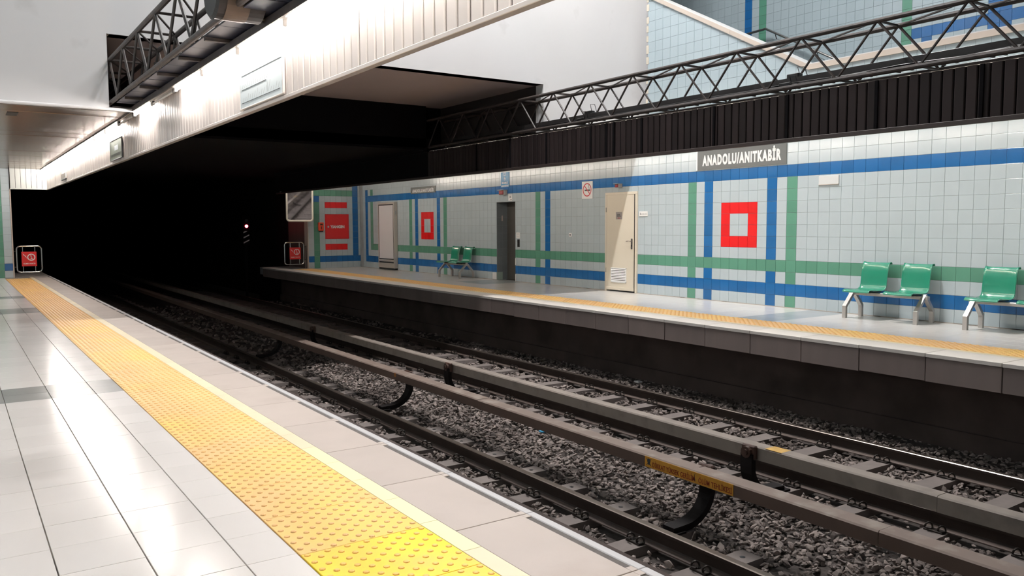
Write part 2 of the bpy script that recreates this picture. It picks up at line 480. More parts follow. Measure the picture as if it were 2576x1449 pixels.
# platform floor, near side
fl = empty('floor', (0, 0, 0), kind='structure', label='near platform paved in pale glossy tiles')
B = MB()
B.box(-0.61, 2.30, -8, 27.0, -0.25, -0.008)
B.box(0.9, 2.34, 27.0, 30.0, -0.25, -0.008)
B.build('screed', F_GROUT, fl)
def floor_tile_mesh(w, l, m, g=0.006):
    b = MB(); b.cbox(g / 2, w - g / 2, 0.0013, l - 0.0013, -0.010, 0.0, 0.0009)
    b.f = b.f[:]; return b.mesh('tile', m)
P = 0.3333
xs = [-0.611, -0.363, -0.03, 0.303, 0.637, 0.970, 1.190]
dark_rows = [(7.74, 8.43), (15.9, 16.7), (19.0, 19.7)]
cells = []
for k in range(-34, 71):
    y0 = 3.417 + P * k
    for i in range(6):
        cells.append((y0, xs[i], xs[i + 1]))
def vis(c):
    y0, a, b = c
    yc = y0 + P
    if yc < 2.0: return 1e3 - yc
    # left edge of the frame on the floor
    lim = (0.02 if yc < 3.2 else 0.02 + (yc - 3.2) * 0.048)
    return yc if b > lim else 500 + yc
cells.sort(key=vis)
cache = {}; far = MB()
for n, (y0, a, b) in enumerate(cells):
    dk = any(lo < y0 + P / 2 < hi for lo, hi in dark_rows)
    m = F_DARK if dk else F_TILE
    if n < 300 and vis((y0, a, b)) < 400:
        key = (round(b - a, 3), dk)
        if key not in cache: cache[key] = floor_tile_mesh(b - a, P, m)
        put('tile', cache[key], fl, (a, y0, random.uniform(-0.0006, 0.0003)))
    else:
        far.cbox(a + 0.003, b - 0.003, y0 + 0.0013, y0 + P - 0.0013, -0.01, 0, 0.0015, 1 if dk else 0)
o = far.build('tile', [F_TILE, F_DARK], fl); tag(o, kind='stuff')
# walkway past the end of the platform
# tactile paving: 13 x 6 staggered domes on each 0.60 x 0.525 tile
def tactile_mesh(wx, ly, nx, ny, ma=None, mb=None):
    b = MB(); b.cbox(0.002, wx - 0.002, 0.0015, ly - 0.0015, -0.01, 0.0015, 0.0015, 0)
    px = wx / nx; py = ly / ny
    for i in range(nx):
        for j in range(ny):
            cx = px * (i + 0.5); cy = py * (j + (0.25 if i % 2 else 0.75))
            s = len(b.v)
            for (r, z) in ((0.0155, 0.0012), (0.0125, 0.0055), (0.0075, 0.0072)):
                for q in range(8):
                    an = 2 * PI * q / 8; b.v.append((cx + r * math.cos(an), cy + r * math.sin(an), z))
            for l in (0, 8):
                for q in range(8):
                    b.f.append((s + l + q, s + l + (q + 1) % 8, s + l + 8 + (q + 1) % 8, s + l + 8 + q)); b.m.append(1)
            b.f.append(tuple(s + 16 + q for q in range(8))); b.m.append(1)
    return b.mesh('tactile_tile', [ma or YEL, mb or YDOME])
tm = tactile_mesh(0.603, 0.522, 13, 6)
tml = tactile_mesh(0.603, 0.522, 13, 6, YEL2, YDOME2)
for k in range(-14, 44):
    put('tactile_tile', tml if k < 0 else tm, fl, (1.192, 3.383 + 0.5225 * k, 0))
cm = MB().cbox(0.0015, 0.0965, 0.0015, 0.4025, -0.01, 0.001, 0.001).mesh('cream_tile', CREAM)
cml = MB().cbox(0.0015, 0.0965, 0.0015, 0.4025, -0.01, 0.001, 0.001).mesh('cream_tile', CREAM2)
for k in range(-16, 60):
    put('cream_tile', cml if 0 <= k < 5 else cm, fl, (1.795, 3.016 + 0.404 * k, 0))
# edge slabs with a dark grit strip each
SL = 0.8065
sm_ = MB()
sm_.cbox(0.0015, 0.372, 0.003, SL - 0.003, -0.06, 0.0, 0.002)
sm_.cbox(0.372, 0.406, 0.003, 0.045, -0.06, 0.0, 0.001); sm_.cbox(0.372, 0.406, SL - 0.045, SL - 0.003, -0.06, 0.0, 0.001)
sm_.box(0.372, 0.406, 0.045, SL - 0.045, -0.06, -0.004, 1)
sm_ = sm_.mesh('edge_slab', [SLAB, GRIT])
nm = MB().cbox(0.406, 0.452, 0.0005, SL - 0.0005, -0.07, 0.001, 0.004).mesh('nosing', NOSE)
for k in range(-10, 30):
    s_ = put('edge_slab', sm_, fl, (1.893, 3.244 + SL * k, 0))
    put('nosing', nm, s_)

# far platform floor
ff_ = empty('floor_far', (0, 0, 0), kind='structure', label='far platform floor in grey tiles')
B = MB()
B.box(8.95, XW + 0.3, -8, 26.65, -0.25, -0.008); B.box(8.88, 9.95, 26.65, 28.6, -0.25, -0.002)
B.build('screed', F_FARD, ff_)
B = MB()
for k in range(-30, 70):
    y0 = 3.417 + P * k
    if y0 > 26.55: continue
    for i in range(6):
        a = 9.93 + P * i; b2 = min(a + P, XW)
        if b2 - a < 0.03: continue
        dk = (7.74 < y0 + P / 2 < 8.43) or (16.7 < y0 + P / 2 < 18.1 and a > 10.5)
        B.cbox(a + 0.001, b2 - 0.001, y0 + 0.001, min(y0 + P, 26.6) - 0.001, -0.01, 0, 0.0006, 1 if dk else 0)
o = B.build('tile', [F_FAR, F_FARD], ff_); tag(o, kind='stuff')
tm2 = tactile_mesh(0.55, 0.5225, 12, 6)
cm2 = MB().cbox(0.0015, 0.0885, 0.0015, 0.4025, -0.01, 0.001, 0.001).mesh('cream_tile', CREAM)
for k in range(-14, 44): put('tactile_tile', tm2, ff_, (9.38, 3.383 + 0.5225 * k, 0))
for k in range(-16, 58): put('cream_tile', cm2, ff_, (9.29, 3.016 + 0.404 * k, 0))
fs = MB(); fs.cbox(0.0, 0.44, 0.003, SL - 0.003, -0.045, 0.0, 0.004)
fs = fs.mesh('edge_slab', SLABF)
fp = MB(); fp.cbox(0.012, 0.07, 0.004, SL - 0.004, -0.315, -0.045, 0.004); fp = fp.mesh('fascia_panel', FASC)
for k in range(-11, 30):
    s_ = put('edge_slab', fs, ff_, (8.85, 4.036 + SL * k, random.uniform(-0.002, 0.002)))
    put('fascia_panel', fp, s_, (random.uniform(-0.003, 0.003), 0, random.uniform(-0.004, 0.004)))

# track trough
tb = empty('floor_trackbed', (0, 0, 0), kind='structure', label='track trough between the platforms')
B = MB(); B.box(2.6, 9.7, -8, 62, -1.5, -1.20); B.build('formation', BED, tb)
B = MB()
B.box(9.62, 9.72, -8, 28.6, -1.5, -0.2); B.box(9.57, 9.62, -8, 28.6, -1.5, -0.98)
B.build('far_platform_base', CONC, tb)
B = MB(); B.box(2.62, 2.7, -8, 30, -1.5, -0.2); B.build('near_platform_base', CONC, tb)

# tunnel beyond the platforms, all in the dark
tn = empty('wall_tunnel', (0, 0, 0), kind='structure', label='unlit black tunnel beyond the platform ends')
B = MB()
B.box(9.95, 10.2, 26.85, 62, -1.5, 3.3); B.box(0.7, 0.9, 27.1, 62, -1.5, 3.3); B.box(0.7, 10.2, 62, 62.2, -1.5, 3.3)
B.box(8.9, 9.95, 28.62, 28.8, -1.5, -0.01)
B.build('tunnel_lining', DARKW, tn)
B = MB(); B.box(9.925, 9.95, 26.9, 28.6, -0.02, 2.6); B.build('side_panel', mat('side_panel_brown', (0.10, 0.085, 0.075), 0.5, noise=0.3, nscale=4, streak=True), tn)
ct = empty('ceiling_track', (0, 0, 0), kind='structure', label='black ceiling over the tracks past the white bulkhead')
B = MB()
B.box(1.93, 9.33, 16.3, 62, 3.15, 3.35); B.box(2.40, 8.84, 16.3, 16.5, 3.35, 4.07)
B.box(0.7, 1.93, 26.9, 62, 3.15, 3.35); B.box(9.33, 10.2, 26.6, 62, 3.15, 3.35); B.box(8.80, 8.856, 16.2, 26.6, 3.05, 3.15); B.box(8.83, 9.33, 16.3, 26.6, 3.09, 3.15); B.box(2.40, 8.84, 16.3, 16.4, 3.1, 3.35)
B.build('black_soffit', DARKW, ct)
B = MB(); B.box(1.93, 9.33, 12.62, 16.5, 4.07, 4.2); B.build('pale_soffit', SOFF, ct)
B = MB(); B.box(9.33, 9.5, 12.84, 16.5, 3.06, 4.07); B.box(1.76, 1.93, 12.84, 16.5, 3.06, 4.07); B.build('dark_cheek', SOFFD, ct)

# white bulkhead wall across the hall
bh = empty('wall_bulkhead', (0, 0, 0), kind='structure', label='white plaster bulkhead wall spanning the hall above the tracks')
B = MB()
B.box(-0.61, 12.05, 12.6, 12.84, 4.07, 12.6); B.box(-0.61, 1.89, 12.6, 12.84, 3.05, 4.07); B.box(9.345, 12.05, 12.6, 12.84, 3.05, 4.07)
B.build('plaster', PLAST, bh)
B = MB()
for q in range(26):
    z = 3.3 + q * 0.2 + random.uniform(-0.04, 0.04)
    B.cbox(11.784, 11.80, 12.345 - random.uniform(0, 0.02), 12.40, z, z + random.uniform(0.06, 0.17), 0.002)
B.build('chipped_edge', CREAMEDGE, bh)

# low ceilings over the platforms past the bulkhead: bronze planks across the platform
cl = empty('ceiling', (0, 0, 0), kind='structure', label='low bronze plank ceiling over the near platform')
B = MB(); B.box(-0.61, 2.33, 12.84, 26.9, 3.078, 3.10); B.box(-0.61, 1.89, 12.62, 12.86, 3.05, 3.10); B.build('backing', SOFF, cl)
pk = MB().cbox(0, 2.93, 0.004, 0.706, -0.02, 0, 0.004).mesh('plank', BROWNM)
for k in range(20): put('plank', pk, cl, (-0.605, 12.86 + 0.702 * k, 3.075 + random.uniform(-0.002, 0.002)), (random.uniform(-0.002, 0.002), 0, 0))
B = MB(); B.cbox(-0.6, 2.3, 12.58, 12.66, 3.03, 3.07, 0.012); B.build('edge_bead', PLAST, cl)
B = MB(); B.cbox(0.74, 0.88, 13.7, 14.1, 3.045, 3.06, 0.004); B.build('vent_plate', SOFFD, cl)
cf = empty('ceiling_far', (0, 0, 0), kind='structure', label='low ceiling over the far platform')
B = MB(); B.box(9.33, 12.1, 12.84, 26.9, 3.06, 3.2); B.build('plank', SOFF, cf)

# upper hall
lw = empty('wall_left', (0, 0, 0), kind='structure', label='tiled wall behind the near platform')
B = MB(); B.box(-0.86, -0.61, -8, 27.1, -0.25, 12.6); B.build('wall_face', T_LIGHT, lw)
hc = empty('ceiling_hall', (0, 0, 0), kind='structure', label='high ceiling of the hall')
B = MB(); B.box(-0.86, 16.3, -8.2, 22.2, 12.6, 12.8); B.build('slab', UPPERW, hc)
bw = empty('wall_back', (0, 0, 0), kind='structure', label='wall at the other end of the hall')
B = MB(); B.box(-0.86, 16.3, -8.3, -8.0, -1.5, 12.8); B.build('plaster', mat('hall_end_wall', (0.2, 0.2, 0.2), 0.8), bw)

# tiled parapet wall above the platform wall, with a sloping coping
ws = empty('wall_stair', (0, 0, 0), kind='structure', label='pale tiled parapet wall rising beside the stair')
def cope_z(y): return 3.96 if y < 8.56 else 3.96 + (y - 8.56) * (5.87 - 3.96) / (12.16 - 8.56)
B = MB()
yy = [-6.0, 8.56, 12.36]
B.quad([(XW + 0.006, -6, 3.06), (XW + 0.006, 12.36, 3.06), (XW + 0.006, 12.36, cope_z(12.36)), (XW + 0.006, 8.56, 3.96), (XW + 0.006, -6, 3.96)][::-1])
B.prism([(-6, 3.06), (12.36, 3.06), (12.36, cope_z(12.36)), (8.56, 3.96), (-6, 3.96)], 'x', XW + 0.008, XW + 0.2)
B.build('grout_bed', GROUT, ws)
scols = [(12.36 - 0.2085 * (k + 1), 12.36 - 0.2085 * k) for k in range(80)]
srows = [(3.055 + PV * j, 3.055 + PV * (j + 1)) for j in range(15)]
sx = []
def sskip(i, j, u0, u1, v0, v1):
    zl, zh = cope_z(u0), cope_z(u1)
    if v1 <= min(zl, zh): return False
    if v0 < max(zl, zh): sx.append((u0, u1, v0, v1))
    return True
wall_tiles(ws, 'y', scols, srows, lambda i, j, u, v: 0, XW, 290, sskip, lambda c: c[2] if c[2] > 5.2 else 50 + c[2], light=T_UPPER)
B = MB()
for (u0, u1, v0, v1) in sx:
    a = TJ / 2; u0 += a; u1 -= a; v0 += a
    t0 = min(v1 - a, cope_z(u0)); t1 = min(v1 - a, cope_z(u1))
    if t1 <= v0: continue
    if t0 <= v0:
        t0 = v0; u0 = u0 + (u1 - u0) * max(0.0, (v0 - cope_z(u0)) / max(1e-6, cope_z(u1) - cope_z(u0)))
    B.prism([(u0, v0), (u1, v0), (u1, t1), (u0, t0 + 1e-4)], 'x', XW, XW + 0.010)
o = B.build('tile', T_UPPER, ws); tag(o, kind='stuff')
def cope_piece(ya, yb, name='coping'):
    b = MB()
    for x0, x1, z0, z1, mi in ((XW - 0.03, XW + 0.24, -0.0, 0.085, 0), (XW - 0.028, XW + 0.235, 0.085, 0.10, 1)):
        za, zb = cope_z(ya), cope_z(yb)
        s = len(b.v)
        b.v += [(x0, ya, za + z0), (x1, ya, za + z0), (x1, yb, zb + z0), (x0, yb, zb + z0),
                (x0, ya, za + z1), (x1, ya, za + z1), (x1, yb, zb + z1), (x0, yb, zb + z1)]
        for q in ((0, 3, 2, 1), (4, 5, 6, 7), (0, 1, 5, 4), (1, 2, 6, 5), (2, 3, 7, 6), (3, 0, 4, 7)):
            b.f.append(tuple(s + t for t in q)); b.m.append(mi)
    b.build(name, [COPE, COPW], ws)
for a, b in ((-6, 2.0), (2.002, 5.2), (5.202, 8.56), (8.561, 10.22), (10.224, 12.36)): cope_piece(a, b)

# wall on the far side of the stair
X2 = 15.8
wb = empty('wall_stair_far', (0, 0, 0), kind='structure', label='tiled wall beyond the stair with blue and green stripes')
B = MB(); B.box(X2 + 0.006, X2 + 0.25, -8, 22, 2.5, 12.6); B.build('grout_bed', GROUT, wb)
B = MB(); B.box(12.0, X2 + 0.25, 22, 22.2, 2.5, 12.6); B.box(12.05, 12.2, 12.84, 22, 2.9, 12.6); B.build('stairwell_wall', PLAST, wb)
brows = [(4.03 + PV * j, 4.03 + PV * (j + 1)) for j in range(18)]
def bcol(i, j, u, v):
    y = u + 0.1
    if 13.06 < y < 13.28: return 1
    if 12.64 < y < 12.87: return 2
    if 9.08 < y < 9.30: return 2
    if j == 5 and y < 9.08: return 1
    if 8.65 < y < 8.88 and j < 5: return 1
    if 7.38 < y < 7.6 or 7.15 < y < 7.3: return 1 if y > 7.35 else 0
    if 6.95 < y < 7.15: return 2
    return 0
bcols = [(13.28 - 0.2065 * (k + 1), 13.28 - 0.2065 * k) for k in range(-30, 100)]
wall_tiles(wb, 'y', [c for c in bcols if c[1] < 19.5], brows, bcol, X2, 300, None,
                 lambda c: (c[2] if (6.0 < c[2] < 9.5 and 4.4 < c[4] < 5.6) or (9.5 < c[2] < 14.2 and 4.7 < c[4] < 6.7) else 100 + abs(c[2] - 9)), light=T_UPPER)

# ================================================================== DOORS
def louvre_door():
    d = empty('door_1', (XW, D1[0], 0), kind='structure', label='cream steel service door with a louvre grille')
    w = D1[1] - D1[0]; h = D1[2]
    B = MB()
    B.cbox(-0.035, 0.08, 0.0, 0.055, 0, h - 0.055, 0.004); B.cbox(-0.035, 0.08, w - 0.055, w, 0, h - 0.055, 0.004); B.cbox(-0.035, 0.08, 0.0, w, h - 0.055, h, 0.004)
    B.build('door_frame', DOORM, d)
    B = MB(); B.cbox(-0.028, 0.02, 0.075, w - 0.03, 0.03, h - 0.03, 0.004)
    lf = B.build('door_leaf', DOORM, d)
    B = MB(); B.box(-0.03, -0.02, 0.075, 0.085, 0.03, h - 0.03); B.build('seam', BLK, d)
    B = MB(); B.cbox(-0.036, -0.02, 0.08, w - 0.03, 0.035, 0.095, 0.003); B.build('kick_rail', DOORM, d)
    y0, y1 = 12.937 - D1[0], 13.388 - D1[0]
    B = MB(); B.box(-0.031, -0.0285, y0, y1, 0.215, 0.49); B.build('grille_recess', BLK, d)
    B = MB()
    B.cbox(-0.042, -0.028, y0 - 0.02, y1 + 0.02, 0.195, 0.215, 0.002); B.cbox(-0.042, -0.028, y0 - 0.02, y1 + 0.02, 0.49, 0.51, 0.002)
    B.cbox(-0.042, -0.028, y0 - 0.02, y0, 0.195, 0.51, 0.002); B.cbox(-0.042, -0.028, y1, y1 + 0.02, 0.195, 0.51, 0.002)
    gf = B.build('grille_frame', WHT, d)
    sl = MB().prism([(-0.045, 0.0), (-0.040, -0.004), (-0.029, 0.018), (-0.031, 0.022)], 'y', y0, y1).mesh('louvre_slat', WHT)
    for k in range(8): put('louvre_slat', sl, gf, (0, 0, 0.222 + k * 0.034))
    B = MB(); B.cbox(-0.042, -0.028, 0.125, 0.175, 0.92, 1.14, 0.006)
    hp = B.build('door_handle', mat('handle_plate', (0.2, 0.18, 0.17), 0.35, metal=0.8), d)
    B = MB(); B.tube([(-0.04, 0.15, 1.085), (-0.085, 0.155, 1.085), (-0.09, 0.19, 1.087), (-0.088, 0.265, 1.085)], 0.010, 8)
    B.build('lever', CHROME, hp)
    B = MB(); B.tube([(-0.05, 0.15, 0.99), (-0.036, 0.15, 0.99)], 0.012, 8); B.build('keyhole', BLK, hp)
    B = MB(); B.tube([(-0.03, w - 0.04, 0.4), (-0.03, w - 0.04, 0.5)], 0.011, 8); B.tube([(-0.03, w - 0.04, 1.7), (-0.03, w - 0.04, 1.8)], 0.011, 8)
    B.build('hinge', CHROME, d)
    return d
louvre_door()
o = MB().cbox(-0.003, 0, 0, 0.197, 0, 0.155, 0.001).build('door_plate', mat('plate_grey', (0.38, 0.35, 0.33), 0.35, metal=0.4), None, (XW - 0.029, 13.062, 1.545))
tag(o, 'small grey metal notice plate fixed to the cream service door', 'notice')
put('lettering', textmesh('lettering', 'TEKNİK\nPERSONEL', 0.12, 0.055, INK), o, (-0.0035, 0.0985, 0.085), RW)
put('lettering', textmesh('lettering', 'DİKKAT', 0.08, 0.02, PROHR), o, (-0.0035, 0.0985, 0.028), RW)

def lift_door():
    d = empty('door_2', (XW, D2[0], 0), kind='structure', label='recessed dark steel lift door')
    w = D2[1] - D2[0]; h = D2[2]; dp = 0.36
    B = MB(); B.box(0.012, dp, -0.05, 0.0, 0, h + 0.05); B.box(0.012, dp, w, w + 0.05, 0, h + 0.05); B.box(0.012, dp, -0.05, w + 0.05, h, h + 0.05)
    B.build('reveal_bed', GROUT, d)
    B = MB()
    for j in range(10):
        for i in range(2):
            x0 = 0.004 + 0.178 * i; z0 = j * PV
            mi = 1 if (j == 0 and i == 0) else 0
            B.cbox(x0 + 0.001, x0 + 0.177, w - 0.012, w - 0.001, z0 + 0.001, min(z0 + PV, h) - 0.001, 0.001, mi)
            B.cbox(x0 + 0.001, x0 + 0.177, 0.001, 0.012, z0 + 0.001, min(z0 + PV, h) - 0.001, 0.001, 0)
    B.build('reveal_tile', [JAMB, mat('odd_green_tile', (0.30, 0.38, 0.33), 0.3)], d)
    B = MB(); B.cbox(dp - 0.03, dp - 0.005, 0.0, w * 0.5 - 0.002, 0, h, 0.003); B.build('door_leaf', LIFTD, d)
    B = MB(); B.cbox(dp - 0.03, dp - 0.005, w * 0.5 + 0.002, w, 0, h, 0.003); B.build('door_leaf', LIFTD, d)
    B = MB(); B.box(dp, dp + 0.02, 0, w, 0, h); B.build('shaft_back', BLK, d)
    B = MB(); B.cbox(-0.012, 0.0, -0.035, -0.002, 0.0, 0.19, 0.002); B.cbox(-0.012, 0.0, -0.035, -0.002, 0.42, 0.60, 0.002); B.cbox(-0.012, 0.0, w + 0.002, w + 0.19, 0.0, 0.19, 0.002)
    B.build('white_patch_tile', WHT, d)
    B = MB(); B.cbox(0.15, 0.19, w - 0.02, w - 0.012, 1.54, 1.68, 0.002); B.build('reveal_label', mat('pinkish_label', (0.45, 0.38, 0.35), 0.5), d)
lift_door()

# ================================================================== TRACKS
RAILP = [(-0.0625, 0), (0.0625, 0), (0.0625, 0.010), (0.018, 0.024), (0.008, 0.035), (0.008, 0.112), (0.034, 0.120), (0.035, 0.143),
         (0.027, 0.149), (-0.027, 0.149), (-0.035, 0.143), (-0.034, 0.120), (-0.008, 0.112), (-0.008, 0.035), (-0.018, 0.024), (-0.0625, 0.010)]
RMI = [1, 1, 1, 0, 0, 0, 0, 2, 2, 2, 0, 0, 0, 0, 1, 1]
ZR = -1.13
def clip_mesh():
    b = MB()
    p = []
    for k in range(13):
        t = k / 12
        an = -0.6 * PI + t * 1.9 * PI
        p.append((0.030 * math.cos(an) + 0.03 * t, -0.035 + 0.07 * t, 0.038 + 0.026 * math.sin(an)))
    b.tube([(q[0], q[1] - 0.055, q[2]) for q in p], 0.0085, 6); b.tube([(q[0], q[1] + 0.055, q[2]) for q in p], 0.0085, 6)
    b.cbox(-0.02, 0.05, -0.08, 0.08, 0.0, 0.016, 0.003)
    b.tube([(0.035, -0.045, 0.02), (0.06, -0.045, 0.03), (0.062, 0.0, 0.036)], 0.009, 6)
    return b.mesh('rail_clip', CLIP)
CLIPM = clip_mesh()
SLM = MB()
SLM.prism([(-0.13, -0.2), (0.13, -0.2), (0.10, 0.0), (-0.10, 0.0)], 'x', -1.25, 1.25)
SLM = SLM.mesh('sleeper', SLEEP)
HOLE = MB().tube([(0, 0, -0.01), (0, 0, 0.0015)], 0.022, 10).mesh('bolt_hole', BLK)
def track(cx, ys, label):
    t = empty('railway_track', (cx, 0, ZR), label=label, cat='railway track')
    for sx_ in (-0.755, 0.755):
        b = MB(); b.prism(RAILP, 'y', -6, 60, 0, RMI); b.build('rail', [RUST, RFOOT, RTOP], t, (sx_, 0, 0))
    y = ys - 0.7 * 12; n = 0
    while y < 34:
        if y > -3:
            sl = put('sleeper', SLM, t, (random.uniform(-0.01, 0.01), y, random.uniform(-0.004, 0.0)), (0, random.uniform(-0.004, 0.004), random.uniform(-0.012, 0.012)))
            if y < 17:
                for sx_ in (-0.755, 0.755):
                    for sd in (-1, 1):
                        put('rail_clip', CLIPM, sl, (sx_ + sd * 0.075, 0.0, 0.0), (0, 0, 0 if sd > 0 else PI))
                for e in (-1.13, 1.13): put('bolt_hole', HOLE, sl, (e, 0, 0))
        y += 0.7
    return t
track(3.79, 5.47, 'nearer railway track, its far rail running past the platform edge')
track(7.525, 5.63, 'farther railway track below the opposite platform')

def strip(b, pts, th, y0, y1):
    """bent flat bar: polyline in XZ with half thickness th, between y0 and y1"""
    P_ = [Vector(p) for p in pts]; n = len(P_); s0 = len(b.v)
    for i, p in enumerate(P_):
        t = (P_[min(n - 1, i + 1)] - P_[max(0, i - 1)]).normalized(); nr = Vector((-t.y, t.x)) * th
        for sg_, yy in ((1, y0), (1, y1), (-1, y1), (-1, y0)):
            k = p + nr * sg_; b.v.append((k.x, yy, k.y))
    for i in range(n - 1):
        for k in range(4):
            k2 = (k + 1) % 4; b.f.append((s0 + 4 * i + k, s0 + 4 * i + k2, s0 + 4 * i + 4 + k2, s0 + 4 * i + 4 + k)); b.m.append(0)
    b.f.append(tuple(s0 + k for k in range(4))[::-1]); b.m.append(0)
    b.f.append(tuple(s0 + 4 * (n - 1) + k for k in range(4))); b.m.append(0)
# third rails under their covers
def third_rail(xn, xf, zt, zb, m, ms, joints, brackets, side, label):
    t = empty('third_rail', ((xn + xf) / 2, 0, zt), label=label, cat='third rail')
    w = (xf - xn) / 2; h = zt - zb
    js = [-6] + joints + [60]
    for a, b2 in zip(js[:-1], js[1:]):
        b = MB()
        a += 0.002; b2 -= 0.002
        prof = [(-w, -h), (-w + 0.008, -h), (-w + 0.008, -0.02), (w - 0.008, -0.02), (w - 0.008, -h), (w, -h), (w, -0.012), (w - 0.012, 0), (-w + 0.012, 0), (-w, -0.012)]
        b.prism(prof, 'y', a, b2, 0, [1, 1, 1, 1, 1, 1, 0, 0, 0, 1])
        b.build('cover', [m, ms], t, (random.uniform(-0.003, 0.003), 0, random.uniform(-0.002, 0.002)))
    b = MB(); b.prism([(-0.035, -0.115), (0.035, -0.115), (0.035, -0.09), (0.01, -0.08), (0.01, -0.04), (-0.01, -0.04), (-0.01, -0.08), (-0.035, -0.09)], 'y', -6, 60)
    b.build('conductor', RUST, t)
    zf = ZR - zt            # sleeper top in local z
    for y in brackets:
        br = MB()
        # side=+1: foot towards -x (track on the left), arm rises on the +x side
        s = side
        pts = [(-0.34 * s, zf + 0.03), (-0.20 * s, zf + 0.035)] + [((-0.20 + 0.32 * math.sin(q * PI / 16)) * s, zf + 0.035 + 0.27 * (1 - math.cos(q * PI / 16))) for q in range(1, 9)] + [(0.12 * s, -h + 0.06)]
        th = 0.028
        strip(br, pts, th, y - 0.065, y + 0.065)
        br.cbox(min(-0.40 * s, -0.22 * s), max(-0.40 * s, -0.22 * s), y - 0.09, y + 0.09, zf, zf + 0.02, 0.003)
        bo = br.build('bracket', BRKT, t)
        b = MB(); b.tube([(0.02 * s, y, -0.05), (0.16 * s, y, -0.05)], [0.05, 0.055], 12); b.tube([(0.16 * s, y, -0.05), (0.175 * s, y, -0.05)], 0.03, 8)
        b.cbox(min(0.08 * s, 0.125 * s), max(0.08 * s, 0.125 * s), y - 0.08, y + 0.08, -0.12, 0.012, 0.01)
        b.build('insulator', INSUL, bo)
    return t
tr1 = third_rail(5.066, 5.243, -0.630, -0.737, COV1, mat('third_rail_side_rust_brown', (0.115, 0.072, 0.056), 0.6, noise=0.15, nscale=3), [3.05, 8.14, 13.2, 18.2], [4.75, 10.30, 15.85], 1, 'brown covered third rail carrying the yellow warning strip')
tr2 = third_rail(6.09, 6.235, -0.630, -0.757, COV2, COV2, [3.2, 8.32, 13.4, 18.5], [4.95, 10.55, 16.1], -1, 'grey covered third rail with black clamps, in front of the farther track')
b = MB(); b.cbox(-0.07, 0.07, 4.62, 4.80, -0.001, 0.0025, 0.0008); b.build('yellow_mark', mat('yellow_paint', (0.55, 0.33, 0.08), 0.6, noise=0.2, nscale=20), tr2)
b = MB(); b.cbox(-0.092, -0.0875, 10.30, 10.36, -0.06, -0.005, 0.001); b.build('orange_mark', mat('orange_paint', (0.35, 0.14, 0.03), 0.6), tr1)
sg = MB().cbox(-0.004, 0, -0.505, 0.505, -0.048, 0.048, 0.0015).build('warning_sign', YSIGN, None, (5.0625, 4.79, -0.687))
tag(sg, 'long yellow high-voltage warning strip on the side of the brown third rail cover', 'warning sign')
put('lettering', textmesh('lettering', 'DİKKAT YÜKSEK GERİLİM', 0.50, 0.060, YTXT, 0.006, sp=1.08), sg, (-0.0045, 0.155, -0.004), RW)
put('lettering', textmesh('lettering', 'ÖLÜM TEHLİKESİ', 0.355, 0.060, YTXT, 0.006, sp=1.08), sg, (-0.0045, -0.315, -0.004), RW)
b = MB()
b.prism([(-0.10, 0.04), (-0.085, 0.005), (-0.095, 0.008), (-0.105, -0.035), (-0.088, -0.01), (-0.078, -0.012)][::-1], 'x', -0.006, -0.0045); b.build('lightning_bolt', INK, sg)
b = MB()
cxs = 0.452
b.prism([(cxs + 0.020 * math.cos(a * PI / 6), 0.012 + 0.022 * math.sin(a * PI / 6)) for a in range(12)], 'x', -0.0065, -0.0045)
b.prism([(cxs - 0.011, -0.022), (cxs + 0.011, -0.022), (cxs + 0.013, 0.0), (cxs - 0.013, 0.0)], 'x', -0.0065, -0.0045)
b.tube([(-0.0055, cxs - 0.03, -0.03), (-0.0055, cxs + 0.03, 0.035)], 0.0022, 5); b.tube([(-0.0055, cxs + 0.03, -0.03), (-0.0055, cxs - 0.03, 0.035)], 0.0022, 5)
b.build('skull_emblem', INK, sg)

